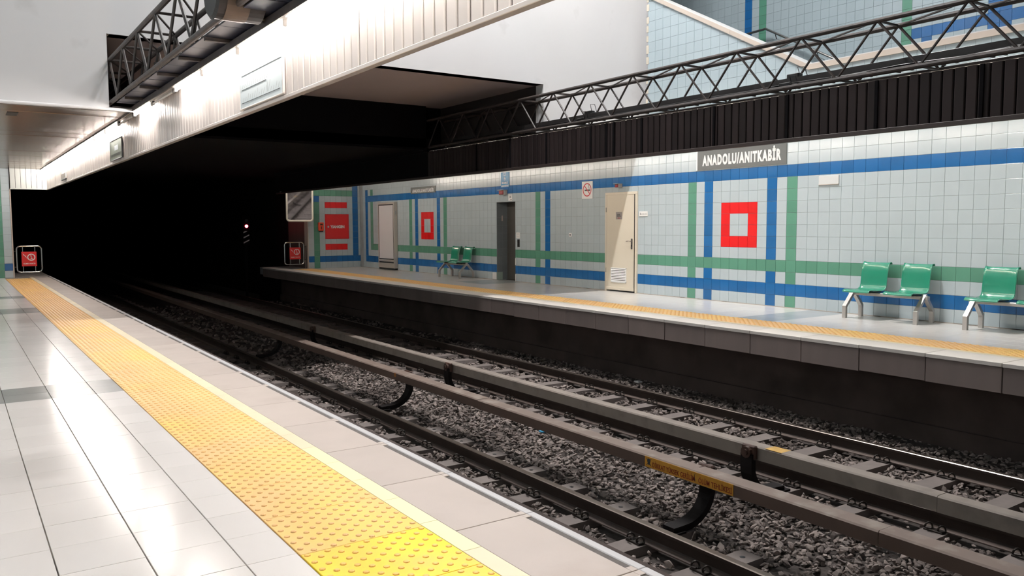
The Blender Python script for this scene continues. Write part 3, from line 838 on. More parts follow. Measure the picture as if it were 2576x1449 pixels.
# ballast: real stones
def ballast():
    bx = np.array([(-1, p, 0) for p in (-1.618, 1.618)] + [(1, p, 0) for p in (-1.618, 1.618)] +
                  [(0, -1, p) for p in (-1.618, 1.618)] + [(0, 1, p) for p in (-1.618, 1.618)] +
                  [(p, 0, -1) for p in (-1.618, 1.618)] + [(p, 0, 1) for p in (-1.618, 1.618)], float) / 1.9
    # faces of the icosahedron from the hull
    F = []
    for i in range(12):
        for j in range(i + 1, 12):
            for k in range(j + 1, 12):
                a, b2, c = bx[i], bx[j], bx[k]
                if max(np.linalg.norm(a - b2), np.linalg.norm(b2 - c), np.linalg.norm(a - c)) < 1.2:
                    n = np.cross(b2 - a, c - a)
                    F.append((i, j, k) if n @ (a + b2 + c) > 0 else (i, k, j))
    F = np.array(F)
    def region(n, x0, x1, y0, y1, size):
        x = rng.uniform(x0, x1, n); y = rng.uniform(y0, y1, n)
        if y1 > 12: y = y0 + (y1 - y0) * rng.uniform(0, 1, n) ** 1.15
        keep = np.ones(n, bool)
        for cx, ys in ((3.79, 5.47), (7.525, 5.63)):
            ph = (y - ys + 0.35) % 0.7 - 0.35
            keep &= ~((np.abs(ph) < 0.125) & (np.abs(x - cx) < 1.27))
            for s in (-0.755, 0.755): keep &= ~(np.abs(x - cx - s) < 0.085)
        x, y = x[keep], y[keep]; n = len(x)
        mid = np.exp(-((x - 5.66) / 0.45) ** 2)
        z = -1.165 + 0.018 * np.sin(x * 5.1 + y * 1.3) * np.sin(y * 2.7) + 0.02 * mid + rng.uniform(-0.03, 0.012, n) - 0.03 * (x > 9.2)
        return np.stack([x, y, z], 1), size * rng.uniform(0.55, 1.25, n)
    C = []; Sz = []
    for a in ((15500, 4.1, 9.6, 1.2, 7.5, 0.0295), (14500, 4.1, 9.6, 7.5, 15.5, 0.033), (3000, 4.1, 9.6, 15.5, 28, 0.05), (9000, 2.72, 4.1, -2.0, 11.0, 0.036), (6000, 4.1, 9.6, -2.5, 1.2, 0.036)):
        c, s = region(*a); C.append(c); Sz.append(s)
    C = np.concatenate(C); Sz = np.concatenate(Sz); n = len(C)
    an = rng.uniform(0, 2 * PI, n); tl = rng.normal(0, 0.45, (n, 2))
    sc = np.stack([rng.uniform(0.85, 1.35, n), rng.uniform(0.6, 1.0, n), rng.uniform(0.3, 0.6, n)], 1) * Sz[:, None]
    V = (bx[None] + rng.normal(0, 0.13, (n, 12, 3))) * rng.uniform(0.7, 1.2, (n, 12, 1)) * sc[:, None, :]
    cx_, sx_ = np.cos(tl[:, 0])[:, None], np.sin(tl[:, 0])[:, None]
    y_, z_ = V[..., 1] * cx_ - V[..., 2] * sx_, V[..., 1] * sx_ + V[..., 2] * cx_
    x_ = V[..., 0]
    cy_, sy_ = np.cos(tl[:, 1])[:, None], np.sin(tl[:, 1])[:, None]
    x_, z_ = x_ * cy_ + z_ * sy_, -x_ * sy_ + z_ * cy_
    ca, sa = np.cos(an)[:, None], np.sin(an)[:, None]
    V = np.stack([x_ * ca - y_ * sa, x_ * sa + y_ * ca, z_], 2) + C[:, None, :]
    V = V.reshape(-1, 3).astype(np.float32)
    T = (F[None] + (np.arange(n) * 12)[:, None, None]).reshape(-1).astype(np.int32)
    me = bpy.data.meshes.new('ballast')
    me.vertices.add(len(V)); me.vertices.foreach_set('co', V.ravel())
    me.loops.add(len(T)); me.loops.foreach_set('vertex_index', T)
    npoly = len(T) // 3
    me.polygons.add(npoly); me.polygons.foreach_set('loop_start', np.arange(0, len(T), 3, dtype=np.int32))
    me.polygons.foreach_set('loop_total', np.full(npoly, 3, np.int32))
    me.materials.append(STONE); me.update(calc_edges=True); me.shade_flat()
    return me
tag(put('ballast', ballast()), 'bed of loose grey-brown crushed ballast stones between and around the rails', 'gravel', kind='stuff')

# litter on the ballast
b = MB(); b.cbox(-0.03, 0.03, -0.04, 0.04, 0, 0.02, 0.006); o = b.build('paper_scrap', mat('blue_scrap', (0.05, 0.30, 0.50), 0.4), None, (5.95, 8.05, -1.135)); tag(o, 'tiny blue scrap of litter lying on the ballast between the two third rails', 'litter')
b = MB(); b.cbox(-0.05, 0.05, -0.06, 0.06, 0, 0.03, 0.01); o = b.build('crumpled_paper', WHT, None, (9.15, 9.75, -1.14), ); tag(o, 'small crumpled white scrap lying at the far edge of the ballast', 'litter')

# ================================================================== HANGING FASCIAS
def fascia(name, x, y0, y1, zb, zt, pitch, m, out, label, nmax=300):
    """out=-1: slats face -x"""
    t = empty(name, (x, 0, zb), label=label, cat='panel')
    h = zt - zb
    b = MB()
    b.prism([(0, 0.004), (0.004, -0.001), (0.012, -0.005), (pitch - 0.024, -0.005), (pitch - 0.016, -0.001), (pitch - 0.012, 0.004), (pitch - 0.012, 0.008), (0, 0.008)], 'z', 0.02, h)
    # swap so that local x is along y
    b.v = [(v[1] if out < 0 else -v[1], v[0], v[2]) for v in b.v]
    if out < 0: b.f = [f[::-1] for f in b.f]
    sm = b.mesh('slat', m)
    y = y0
    while y < y1:
        put('slat', sm, t, (0.0 + random.uniform(-0.0015, 0.0015), y, 0)); y += pitch
    return t, h
va, h = fascia('slatted_fascia', 2.337, -2.3, 26.78, 2.48, 3.085, 0.130, SLATW, -1, 'long hanging fascia of pale vertical metal slats above the near platform edge')
b = MB(); b.box(0.010, 0.018, -6, 26.85, 0.0, h); b.build('backing', SLATD, va)
b = MB(); b.cbox(-0.018, 0.04, -6, 26.9, -0.006, 0.022, 0.003); b.build('bottom_rail', SLATW, va)
b = MB(); b.cbox(-0.155, 0.03, -6, 26.9, h + 0.004, h + 0.016, 0.003); b.build('top_rail', SLATW, va)
b = MB(); b.cbox(-0.159, -0.151, -6, 26.9, h - 0.05, h + 0.018, 0.002); b.build('light_shield_lip', STEELD, va)  # added lip, keeps tube light off the shelf plates
vb, h = fascia('slatted_fascia', 8.862, -2.6, 16.2, 2.48, 3.07, 0.125, SLATD, -1, 'long black slatted fascia hanging above the far platform edge')
b = MB(); b.box(0.010, 0.016, -6, 26.6, 0.0, h, 0); b.build('backing', DARKW, vb)
b = MB(); b.cbox(0.0, 0.26, -6, 26.6, h + 0.0045, h + 0.014, 0.002); b.build('top_rail', STEELD, vb)  # added cap over the far lamps, stops their light rising
b = MB(); b.box(0.017, 0.024, -6, 26.6, 0.0, h, 0); b.build('platform_side', SLATW, vb)  # unseen pale sheet, there to bounce tube light over the far platform
b = MB(); b.cbox(-0.022, 0.04, -6, 26.6, -0.012, 0.038, 0.004); b.build('bottom_rail', mat('brown_rail', (0.05, 0.035, 0.032), 0.5), vb)
hm = MB().cbox(-0.02, 0.0, -0.022, 0.022, 0.04, h, 0.004).mesh('hanger', DARKW)
for y in (4.35, 5.52, 6.74, 7.95, 9.40, 10.05, 10.22, 10.62, 11.85, 13.0, 14.2): put('hanger', hm, vb, (0, y, 0))
# end fascia across the near platform
vc = empty('end_fascia', (1.425, 26.86, 2.48), label='short fascia of pale slats closing the near platform end, left of the corner', cat='panel')
sm = MB(); sm.cbox(0.004, 0.126, 0, 0.01, 0.03, 0.585, 0.003); sm = sm.mesh('slat', SLATE_)
for k in range(7): put('slat', sm, vc, (0.006 + 0.130 * k, 0, 0))
b = MB(); b.box(0, 0.915, 0.012, 0.03, 0, 0.6); b.build('backing', SLATD, vc)
b = MB(); b.cbox(0, 0.915, -0.01, 0.03, 0, 0.03, 0.003); b.build('bottom_rail', SLATE_, vc)

# ------------------------------------------------------------------ fluorescent lamps
def lamp(m, L_=1.19):
    t = empty('fluorescent_lamp')
    b = MB(); b.cbox(-0.028, 0.028, -L_ / 2 - 0.03, L_ / 2 + 0.03, 0.030, 0.0635, 0.006); b.build('batten', WHT if m is not TUBE_OFF else ALU, t)
    b = MB(); b.tube([(0, -L_ / 2, 0), (0, L_ / 2, 0)], 0.0135, 10); b.build('tube', m, t)
    for s in (-1, 1):
        b = MB(); b.cbox(-0.016, 0.016, s * L_ / 2 - 0.012, s * L_ / 2 + 0.012, -0.02, 0.04, 0.005); b.build('lamp_holder', BLK if m is TUBE_OFF else WHT, t)
    return t
ORD = 'first second third fourth fifth sixth seventh eighth ninth tenth'.split()
offs = {0: 'unlit fluorescent tube just right of the lone lit tube in the near lamp row',
        2: 'unlit fluorescent tube just left of the lone lit tube in the near lamp row'}
on = lamp(TUBE_ON); onfirst = True
off = lamp(TUBE_OFF); offfirst = True
for k in range(-8, 13):
    y = 10.98 + 1.30 * k
    if k in offs:
        c = off if offfirst else copy_tree(off); offfirst = False
        c.location = (2.262, y, 3.025); tag(c, offs[k], 'lamp')
    else:
        c = on if onfirst else copy_tree(on); onfirst = False
        c.location = (2.262, y, 3.025)
        if k == 1: 
            tag(c, 'lone lit fluorescent tube between the two unlit ones', 'lamp')
            if 'group' in c: del c['group']
        elif k < 0: tag(c, '%s lit tube of the near lamp row, counting from the unlit ones towards the camera' % ORD[-k - 1], 'lamp', 'lit tubes of the near lamp row')
        else: tag(c, '%s lit tube of the near lamp row, counting from the unlit ones towards the tunnel' % ORD[k - 3], 'lamp', 'lit tubes of the near lamp row')
farl = lamp(FTUBE_ON)
for k in range(-5, 19):
    c = farl if k == -5 else copy_tree(farl)
    c.location = (8.955, 2.2 + 1.30 * k, 3.01)
    tag(c, 'fluorescent tube hidden behind the black fascia over the far platform', 'lamp', 'tubes behind the black fascia')

# hall lamps, high above the tracks just before the bulkhead
def hall_lamp():
    t = empty('ceiling_lamp')
    b = MB(); b.cbox(-0.50, 0.50, -0.17, 0.17, 0.0, 0.60, 0.01); b.build('housing', ALU, t)
    b = MB(); b.box(-0.46, 0.46, -0.14, 0.14, -0.006, -0.001); b.build('diffuser', HALL_ON, t)
    return t
hl = hall_lamp()
for n, x in enumerate((5.8, 7.4, 9.0)):
    c = hl if n == 0 else copy_tree(hl)
    c.location = (x, 9.8, 12.0)
    tag(c, 'rectangular lamp high under the hall ceiling before the white bulkhead', 'lamp', 'lamps under the hall ceiling')

# ================================================================== TRUSSES
def truss(x0, x1, z0, z1, label):
    t = empty('lattice_truss', (x0, 0, z0), label=label, cat='truss')
    w = x1 - x0; h = z1 - z0
    for (a, c) in ((0, 0), (w, 0), (0, h), (w, h)):
        b = MB(); b.tube([(a, -6, c), (a, 16.25, c)], 0.030, 10); b.build('chord', STEELD, t)
    def br(name, p, q, r=0.016):
        v = Vector(q) - Vector(p); L_ = v.length
        key = (round(L_, 3), r)
        if key not in cache: cache[key] = MB().tube([(0, 0, 0), (0, 0, L_)], r, 6).mesh(name, STEELD)
        o = put(name, cache[key], t, p); o.rotation_mode = 'QUATERNION'; o.rotation_quaternion = v.to_track_quat('Z', 'Y')
    cache = {}
    for k in range(-4, 17):
        yb = 12.17 - 1.02 * k
        for a in (0, w):
            if yb - 0.51 > -5.9: br('brace', (a, yb, 0), (a, yb - 0.51, h))
            if yb + 0.51 < 16.2: br('brace', (a, yb, 0), (a, yb + 0.51, h))
        if yb + 0.51 < 16.2:
            br('cross_bar', (0, yb - 0.51, h), (w, yb - 0.51, h)); br('cross_bar', (0, yb, 0), (w, yb, 0))
            br('brace', (0, yb - 0.51, h), (w, yb + 0.51, h), 0.013)
    return t
ta = truss(1.93, 2.36, 3.155, 3.73, 'dark steel lattice truss above the near slatted fascia, top left')
tb_ = truss(8.86, 9.29, 3.155, 3.745, 'dark steel lattice truss above the black fascia across the tracks')
# navy shelf plates under each truss
def shelf(x0, x1, z, y0, y1, label):
    t = empty('shelf_plates', (x0, 0, z), label=label, cat='panel')
    y = y0; n = 0
    while y < y1:
        L_ = 1.02
        cut = 0.006
        b = MB(); b.cbox(0, x1 - x0, y + cut, min(y + L_, y1) - cut, 0, 0.008, 0.002)
        b.build('plate', NAVY, t, (0, 0, random.uniform(-0.003, 0.003)))
        b = MB(); b.cbox(0.0, x1 - x0, y + 0.48, y + 0.52, -0.035, -0.001, 0.003); b.build('bearer', STEELD, t)
        y += L_
    return t
shelf(1.965, 2.325, 3.128, -6, 12.5, 'dark navy plates bolted beneath the near truss beside the lamp row')

# cable trays along the trusses
def tray(x0, x1, z0, z1, y0, y1, label, seed):
    rs = random.Random(seed)
    t = empty('cable_tray', (x0, 0, z0), label=label, cat='cable tray')
    w = x1 - x0; h = z1 - z0
    b = MB(); b.box(0, w, y0, y1, 0, 0.006); b.box(0, 0.006, y0, y1, 0, h); b.box(w - 0.006, w, y0, y1, 0, h); b.build('channel', TRAY, t)
    for n in range(4):
        p = []; y = y0; xx = 0.03 + (w - 0.06) * rs.random()
        while y < y1:
            p.append((xx + rs.uniform(-0.015, 0.015), y, h * 0.6 + n * 0.012 + rs.uniform(-0.01, 0.015))); y += 0.7
        b = MB(); b.tube(p, rs.uniform(0.008, 0.013), 6); b.build('cable', BLK, t)
    for (yy, hh) in ((10.9, 0.16), (6.75, 0.13)):
        b = MB(); b.tube([(w * 0.3, yy, h), (w * 0.2, yy + 0.03, h + hh), (w * 0.35, yy - 0.05, h + hh * 0.95), (w * 0.5, yy - 0.08, h)], 0.006, 6); b.build('loose_cable', BLK, t)
        b = MB(); b.cbox(w * 0.2, w * 0.7, yy + 0.02, yy + 0.2, h, h + 0.06, 0.008); b.build('junction_box', BLK, t)
    b = MB(); y = y0
    while y < y1:
        b.cbox(-0.01, w + 0.01, y, y + 0.03, -0.02, 0.0, 0.003); y += 0.51
    b.build('support_strip', TRAY, t)
    return t
tray(9.06, 9.26, 3.215, 3.315, -5.9, 16, 'black cable tray with loose cables inside the far truss', 3)
tray(2.12, 2.32, 3.20, 3.275, -5.9, 16, 'black cable tray lying inside the near truss', 5)
tray(8.93, 9.0, 3.16, 3.185, -5.9, 16, 'thin conduit tray along the lower track-side chord of the far truss', 8)

# drum-shaped loudspeaker on the near truss
o = empty('loudspeaker', (1.78, 6.73, 3.27), label='dark drum-shaped loudspeaker hung on the near truss at the top of the picture', cat='loudspeaker')
b = MB(); b.tube([(0, 0, 0), (0.36, 0, 0)], 0.215, 28); b.build('drum', mat('drum_dark', (0.022, 0.018, 0.018), 0.5, noise=0.2), o, smooth=False)
b = MB(); b.tube([(0.06, 0, 0), (0.24, 0, 0)], 0.219, 28, cap=False); b.build('tan_band', mat('tan_band', (0.085, 0.058, 0.042), 0.5, noise=0.2), o)
b = MB(); b.tube([(-0.02, 0, 0), (0.0, 0, 0)], [0.20, 0.225], 28); b.build('rim', TRAY, o)
b = MB(); b.cbox(0.13, 0.17, -0.02, 0.02, 0.2, 0.46, 0.004); b.build('hanger', STEELD, o)

# ================================================================== BOARDS ON THE NEAR FASCIA
rm = empty('route_map', (2.322, 6.71, 2.525), label='long pale route map board with slanting station names on the slatted fascia', cat='map')
b = MB(); b.cbox(-0.012, 0.004, 0, 1.19, 0, 0.315, 0.003); b.build('board', BOARDW, rm)
b = MB()
def bar(y0, y1, z): b.box(-0.0138, -0.0118, y0, y1, z - 0.0025, z + 0.0025)
bar(0.06, 1.13, 0.045); bar(0.42, 1.13, 0.165); bar(0.02, 1.13, 0.292)
b.build('route_line', INK, rm)
b = MB()
for (z, ya, yb, n) in ((0.165, 0.40, 1.11, 12), (0.045, 0.04, 1.09, 17)):
    for k in range(n):
        y = yb - (yb - ya) * k / (n - 1); L_ = (0.035, 0.035, 0.06, 0.045, 0.05, 0.06, 0.075, 0.03, 0.05, 0.055, 0.08, 0.10)[k % 12]
        dy, dz = -L_ * 0.55, L_ * 0.95
        b.quad([(-0.0125, y, z + 0.012), (-0.0125, y - 0.006, z + 0.012), (-0.0125, y - 0.006 + dy, z + 0.012 + dz), (-0.0125, y + dy, z + 0.012 + dz)][::-1])
b.build('station_name', GREYT, rm)
b = MB(); b.box(-0.013, -0.012, 0.39, 0.395, 0.06, 0.16); b.build('link_line', GREYT, rm)
b = MB(); b.cbox(-0.016, 0.006, 1.19, 1.205, -0.01, 0.325, 0.003); b.cbox(-0.016, 0.006, -0.015, 0, -0.01, 0.325, 0.003); b.cbox(-0.016, 0.006, -0.015, 1.205, -0.012, 0.0, 0.003)
b.build('frame', SLATW, rm)
pb = empty('poster_frame', (2.322, 14.36, 2.54), label='dull green glazed poster frame on the fascia past the unlit tubes', cat='poster')
b = MB(); b.cbox(-0.014, 0.004, 0, 1.11, 0, 0.31, 0.003); b.build('poster', GLASSG, pb)
b = MB(); b.box(-0.016, -0.0142, 0.32, 0.66, 0.14, 0.22); b.build('pale_patch', BOARDW, pb)
b = MB(); b.box(-0.016, -0.0142, 0.1, 1.0, 0.06, 0.066); b.box(-0.016, -0.0142, 0.1, 1.0, 0.085, 0.09); b.build('print_line', INK, pb)
b = MB(); b.cbox(-0.018, 0.004, -0.012, 1.122, -0.012, 0, 0.003); b.cbox(-0.018, 0.004, -0.012, 1.122, 0.31, 0.322, 0.003)
b.cbox(-0.018, 0.004, -0.012, 0, 0, 0.31, 0.003); b.cbox(-0.018, 0.004, 1.11, 1.122, 0, 0.31, 0.003); b.build('frame', BLK, pb)
pb = empty('information_box', (2.322, 22.0, 2.55), label='small framed box on the fascia near the tunnel end', cat='poster')
b = MB(); b.cbox(-0.02, 0.004, 0, 0.95, 0.03, 0.16, 0.004); b.build('panel', ALU, pb)
b = MB(); b.cbox(-0.024, 0.004, 0, 0.95, 0, 0.03, 0.004); b.build('ledge', BLK, pb)

# ================================================================== SIGNS ON THE FAR WALL
def wsign(name, y0, y1, z0, z1, m, label, cat, th=0.012, c=0.002):
    o = MB().cbox(-th, 0, 0, y1 - y0, 0, z1 - z0, c).build(name, m, None, (XW - 0.001, y0, z0)); tag(o, label, cat); return o
o = wsign('station_sign', 8.955, 10.97, 2.449, 2.838, SIGNG, 'large dark grey station name sign above the red tile square nearest the camera', 'sign')
put('lettering', textmesh('lettering', 'ANADOLU/ANITKABİR', 1.78, 0.262, WHT, 0.05, sp=1.22), o, (-0.013, 1.0, 0.205), RW)
b = MB(); b.cbox(-0.014, 0, 2.015, 2.045, 0, 0.389, 0.002); b.build('end_strip', WHT, o)
o = wsign('station_sign', 21.19, 22.75, 2.395, 2.592, SIGNG, 'small distant dark grey station name sign above the farther red square', 'sign')
put('lettering', textmesh('lettering', 'ANADOLU/ANITKABİR', 1.36, 0.14, WHT, 0.05, sp=1.22), o, (-0.013, 0.77, 0.098), RW)

o = wsign('no_smoking_sign', 14.06, 14.43, 2.01, 2.398, WHT, 'white no smoking sign with a red ring left of the cream door', 'sign')
def ring(cy, cz, r, w, x, m, parent, name='ring', n=28):
    b = MB(); s = 0
    for k in range(n):
        a = 2 * PI * k / n
        for q in (r, r - w): b.v.append((x, cy + q * math.cos(a), cz + q * math.sin(a)))
    for k in range(n):
        a = 2 * k; c = 2 * ((k + 1) % n); b.f.append((a, a + 1, c + 1, c)); b.m.append(0)
    return b.build(name, m, parent)
ring(0.185, 0.20, 0.150, 0.024, -0.0128, PROHR, o)
b = MB(); b.quad([(-0.0132, 0.290, 0.289), (-0.0132, 0.274, 0.305), (-0.0132, 0.080, 0.111), (-0.0132, 0.096, 0.095)]); b.build('slash', PROHR, o)
b = MB(); b.box(-0.0128, -0.012, 0.08, 0.27, 0.175, 0.205); b.build('cigarette', BLK, o)
b = MB(); b.tube([(-0.0125, 0.12, 0.215), (-0.0125, 0.11, 0.24), (-0.0125, 0.14, 0.26), (-0.0125, 0.12, 0.29), (-0.0125, 0.13, 0.31)], 0.005, 5); b.build('smoke', BLK, o)

o = wsign('lift_sign', 17.344, 17.728, 2.40, 2.778, SIGNB, 'blue disabled lift sign above the lift door', 'sign')
b = MB(); b.box(-0.0128, -0.0122, 0.15, 0.25, 0.30, 0.31); b.box(-0.0128, -0.0122, 0.15, 0.25, 0.355, 0.365); b.box(-0.0128, -0.0122, 0.15, 0.155, 0.3, 0.365); b.box(-0.0128, -0.0122, 0.245, 0.25, 0.3, 0.365)
b.build('symbol_frame', WHT, o)
ring(0.195, 0.205, 0.035, 0.010, -0.0128, WHT, o, 'wheel', 14)
b = MB(); b.box(-0.0128, -0.0122, 0.19, 0.205, 0.21, 0.27); b.box(-0.0128, -0.0122, 0.16, 0.2, 0.205, 0.215); b.build('figure', WHT, o)
put('lettering', textmesh('lettering', 'ENGELLİ', 0.27, 0.055, WHT, 0.035), o, (-0.0128, 0.192, 0.115), RW)
put('lettering', textmesh('lettering', 'ASANSÖRÜ', 0.34, 0.05, WHT, 0.035), o, (-0.0128, 0.192, 0.038), RW)
o = wsign('paper_notice', 17.221, 17.395, 2.052, 2.21, WHT, 'small white notice above the right corner of the lift door', 'notice', 0.004, 0.0005)
b = MB(); b.box(-0.0055, -0.0045, 0.05, 0.12, 0.07, 0.115); b.build('pictogram', GREYT, o)
put('lettering', textmesh('lettering', 'ENGELLİ', 0.12, 0.018, GREYT), o, (-0.0045, 0.087, 0.138), RW)
b = MB(); b.box(-0.0055, -0.0045, 0.02, 0.08, 0.02, 0.032); b.build('print_line', INK, o)
o = wsign('call_notice', 16.89, 17.045, 1.10, 1.245, WHT, 'white instruction notice beside the lift door above the call button', 'notice', 0.004, 0.0005)
b = MB()
for k in range(4): b.box(-0.0055, -0.0045, 0.025, 0.13, 0.03 + 0.027 * k, 0.036 + 0.027 * k)
b.build('print_line', GREYT, o)
o = wsign('lift_call_station', 16.895, 16.985, 0.885, 1.075, BLK, 'black lift call button panel right of the lift door', 'panel', 0.014, 0.004)
b = MB(); b.tube([(-0.02, 0.05, 0.10), (-0.014, 0.05, 0.10)], 0.016, 10); b.build('button', CHROME, o)
o = wsign('wall_socket', 14.795, 14.902, 1.16, 1.245, WHT, 'white wall socket between the lift and the cream door', 'socket', 0.014, 0.004)
b = MB(); b.cbox(-0.019, -0.013, 0.035, 0.07, 0.025, 0.06, 0.002); b.build('outlet', BLK, o)
o = wsign('room_plate', 12.31, 12.565, 1.60, 1.705, WHT, 'small white room plate right of the cream door', 'sign', 0.012, 0.003)
put('lettering', textmesh('lettering', 'ELEKTRİK ODASI', 0.17, 0.022, GREYT), o, (-0.0125, 0.11, 0.05), RW)
b = MB(); b.cbox(-0.014, -0.011, 0.205, 0.225, 0.03, 0.075, 0.001); b.build('symbol', GREYT, o)
o = wsign('white_cover_plate', 7.95, 8.32, 2.07, 2.213, mat('cover_plate_white', (0.60, 0.62, 0.62), 0.4), 'blank white cover plate under the blue band, right of the stripes', 'plate', 0.012, 0.003)
b = MB(); b.cbox(-0.02, 0.0, 0.0, 0.37, -0.006, 0.006, 0.002); b.build('lip', ALU, o)

def warn_lamp(y0, y1, z0, z1, label):
    o = empty('warning_lamp', (XW, (y0 + y1) / 2, (z0 + z1) / 2), label=label, cat='lamp')
    w = (y1 - y0) / 2; h = (z1 - z0) / 2
    b = MB(); b.cbox(-0.11, 0.0, -w, w, -h, h, 0.006); b.build('housing', ALU, o)
    b = MB(); b.cbox(-0.135, -0.11, -w * 0.88, w * 0.88, -h * 0.82, h * 0.82, 0.01); b.build('lens', DIM_RED, o)
    b = MB(); b.cbox(-0.165, 0, -w * 1.05, w * 1.05, h, h + 0.012, 0.003); b.build('hood', ALU, o)
warn_lamp(17.44, 17.66, 2.20, 2.32, 'dark red indicator lamp in a grey hood over the lift door')
warn_lamp(13.09, 13.20, 2.215, 2.285, 'small dark red lamp over the cream door')

# ------------------------------------------------------------------ advertising display
ad = empty('advertising_display', (11.667, 23.70, 0.03), label='tall metal advertising display with a blank white panel on the far platform', cat='display')
w = 1.185; h = 2.15; dx = 0.118
b = MB(); b.cbox(0.004, dx, 0, w, 0.03, h, 0.006); b.build('cabinet', ALU, ad)
b = MB(); b.box(-0.002, 0.002, 0.05, w - 0.05, 0.30, h - 0.07); b.build('panel_gasket', BLK, ad)
b = MB(); b.box(-0.006, -0.002, 0.085, w - 0.085, 0.335, h - 0.10); b.build('white_panel', LPANEL, ad)
b = MB()
for (a0, a1, c0, c1) in ((0, 0.05, 0.03, h), (w - 0.05, w, 0.03, h), (0.05, w - 0.05, h - 0.07, h), (0.05, w - 0.05, 0.26, 0.30)): b.cbox(-0.012, 0.006, a0, a1, c0, c1, 0.003)
b.build('frame', ALU, ad)
b = MB(); b.cbox(-0.004, 0.006, 0.04, w - 0.03, 0.19, 0.235, 0.002); b.build('slot', BLK, ad)
b = MB(); b.cbox(0.0, 0.006, 0.05, w - 0.05, 0.05, 0.18, 0.002); b.build('lower_panel', ALU, ad)
b = MB(); b.box(0.01, dx, 0.02, w - 0.02, -0.03, 0.03); b.build('plinth', BLK, ad)
b = MB(); b.cbox(0.045, 0.075, -0.006, 0, 1.75, 1.87, 0.003); b.build('lock', CHROME, ad)

# ------------------------------------------------------------------ fire cabinet, phone box, mirror, barriers
fc = empty('fire_cabinet', (10.505, 26.6, 0.98), label='red fire hose cabinet marked in white on the far end wall', cat='cabinet')
b = MB(); b.cbox(0, 0.855, -0.02, 0, 0, 0.84, 0.003); b.build('body', SIGNR, fc)
b = MB(); b.cbox(0.02, 0.835, -0.034, -0.02, 0.02, 0.82, 0.004); b.build('door', SIGNR, fc)
put('lettering', textmesh('lettering', 'YANGIN', 0.51, 0.10, WHT, 0.06), fc, (0.43, -0.035, 0.415), RE)
b = MB(); b.tube([(0.10, -0.045, 0.415), (0.10, -0.034, 0.415)], 0.036, 14); b.build('latch', CHROME, fc)
ph = empty('emergency_phone', (10.25, 26.6, 1.26), label='small orange emergency phone box on the green stripe left of the fire cabinet', cat='phone')
b = MB(); b.cbox(0, 0.18, -0.09, 0, 0, 0.285, 0.01); b.build('box', ORNG, ph)
b = MB(); b.box(0.05, 0.14, -0.092, -0.09, 0.19, 0.24); b.box(0.08, 0.105, -0.092, -0.09, 0.05, 0.15); b.build('handset_print', BLK, ph)
b = MB(); b.cbox(0.03, 0.15, -0.08, -0.01, -0.03, 0.0, 0.004); b.build('base', BLK, ph)

mr = empty('platform_mirror', (9.42, 26.0, 2.12), (math.radians(5), 0, math.radians(-14)), label='rounded white-framed mirror hanging at the far platform end', cat='mirror')
def rrect(w, h, r, n=6):
    p = []
    for (cx, cy, a0) in ((w - r, -h + r, -PI / 2), (w - r, h - r, 0), (-w + r, h - r, PI / 2), (-w + r, -h + r, PI)):
        for k in range(n + 1):
            a = a0 + PI / 2 * k / n; p.append((cx + r * math.cos(a), cy + r * math.sin(a)))
    return p
pp = rrect(0.41, 0.53, 0.09)
b = MB(); b.tube([(x, 0, z) for x, z in pp], 0.03, 8, closed=True); b.build('frame', MFRAME, mr)
b = MB(); b.prism(rrect(0.40, 0.52, 0.08), 'y', 0.005, 0.02); b.build('glass', MIRR, mr)
b = MB(); b.prism(rrect(0.40, 0.52, 0.08), 'y', 0.021, 0.035); b.build('back_plate', BLK, mr)
b = MB(); b.tube([(-0.41, 0, 0.40), (-0.62, 0, 0.405)], 0.012, 6); b.tube([(0, 0.05, 0.5), (0, 0.05, 0.92)], 0.02, 6); b.tube([(0, 0.02, 0.5), (0, 0.05, 0.5)], 0.02, 6); b.build('arm', MFRAME, mr)

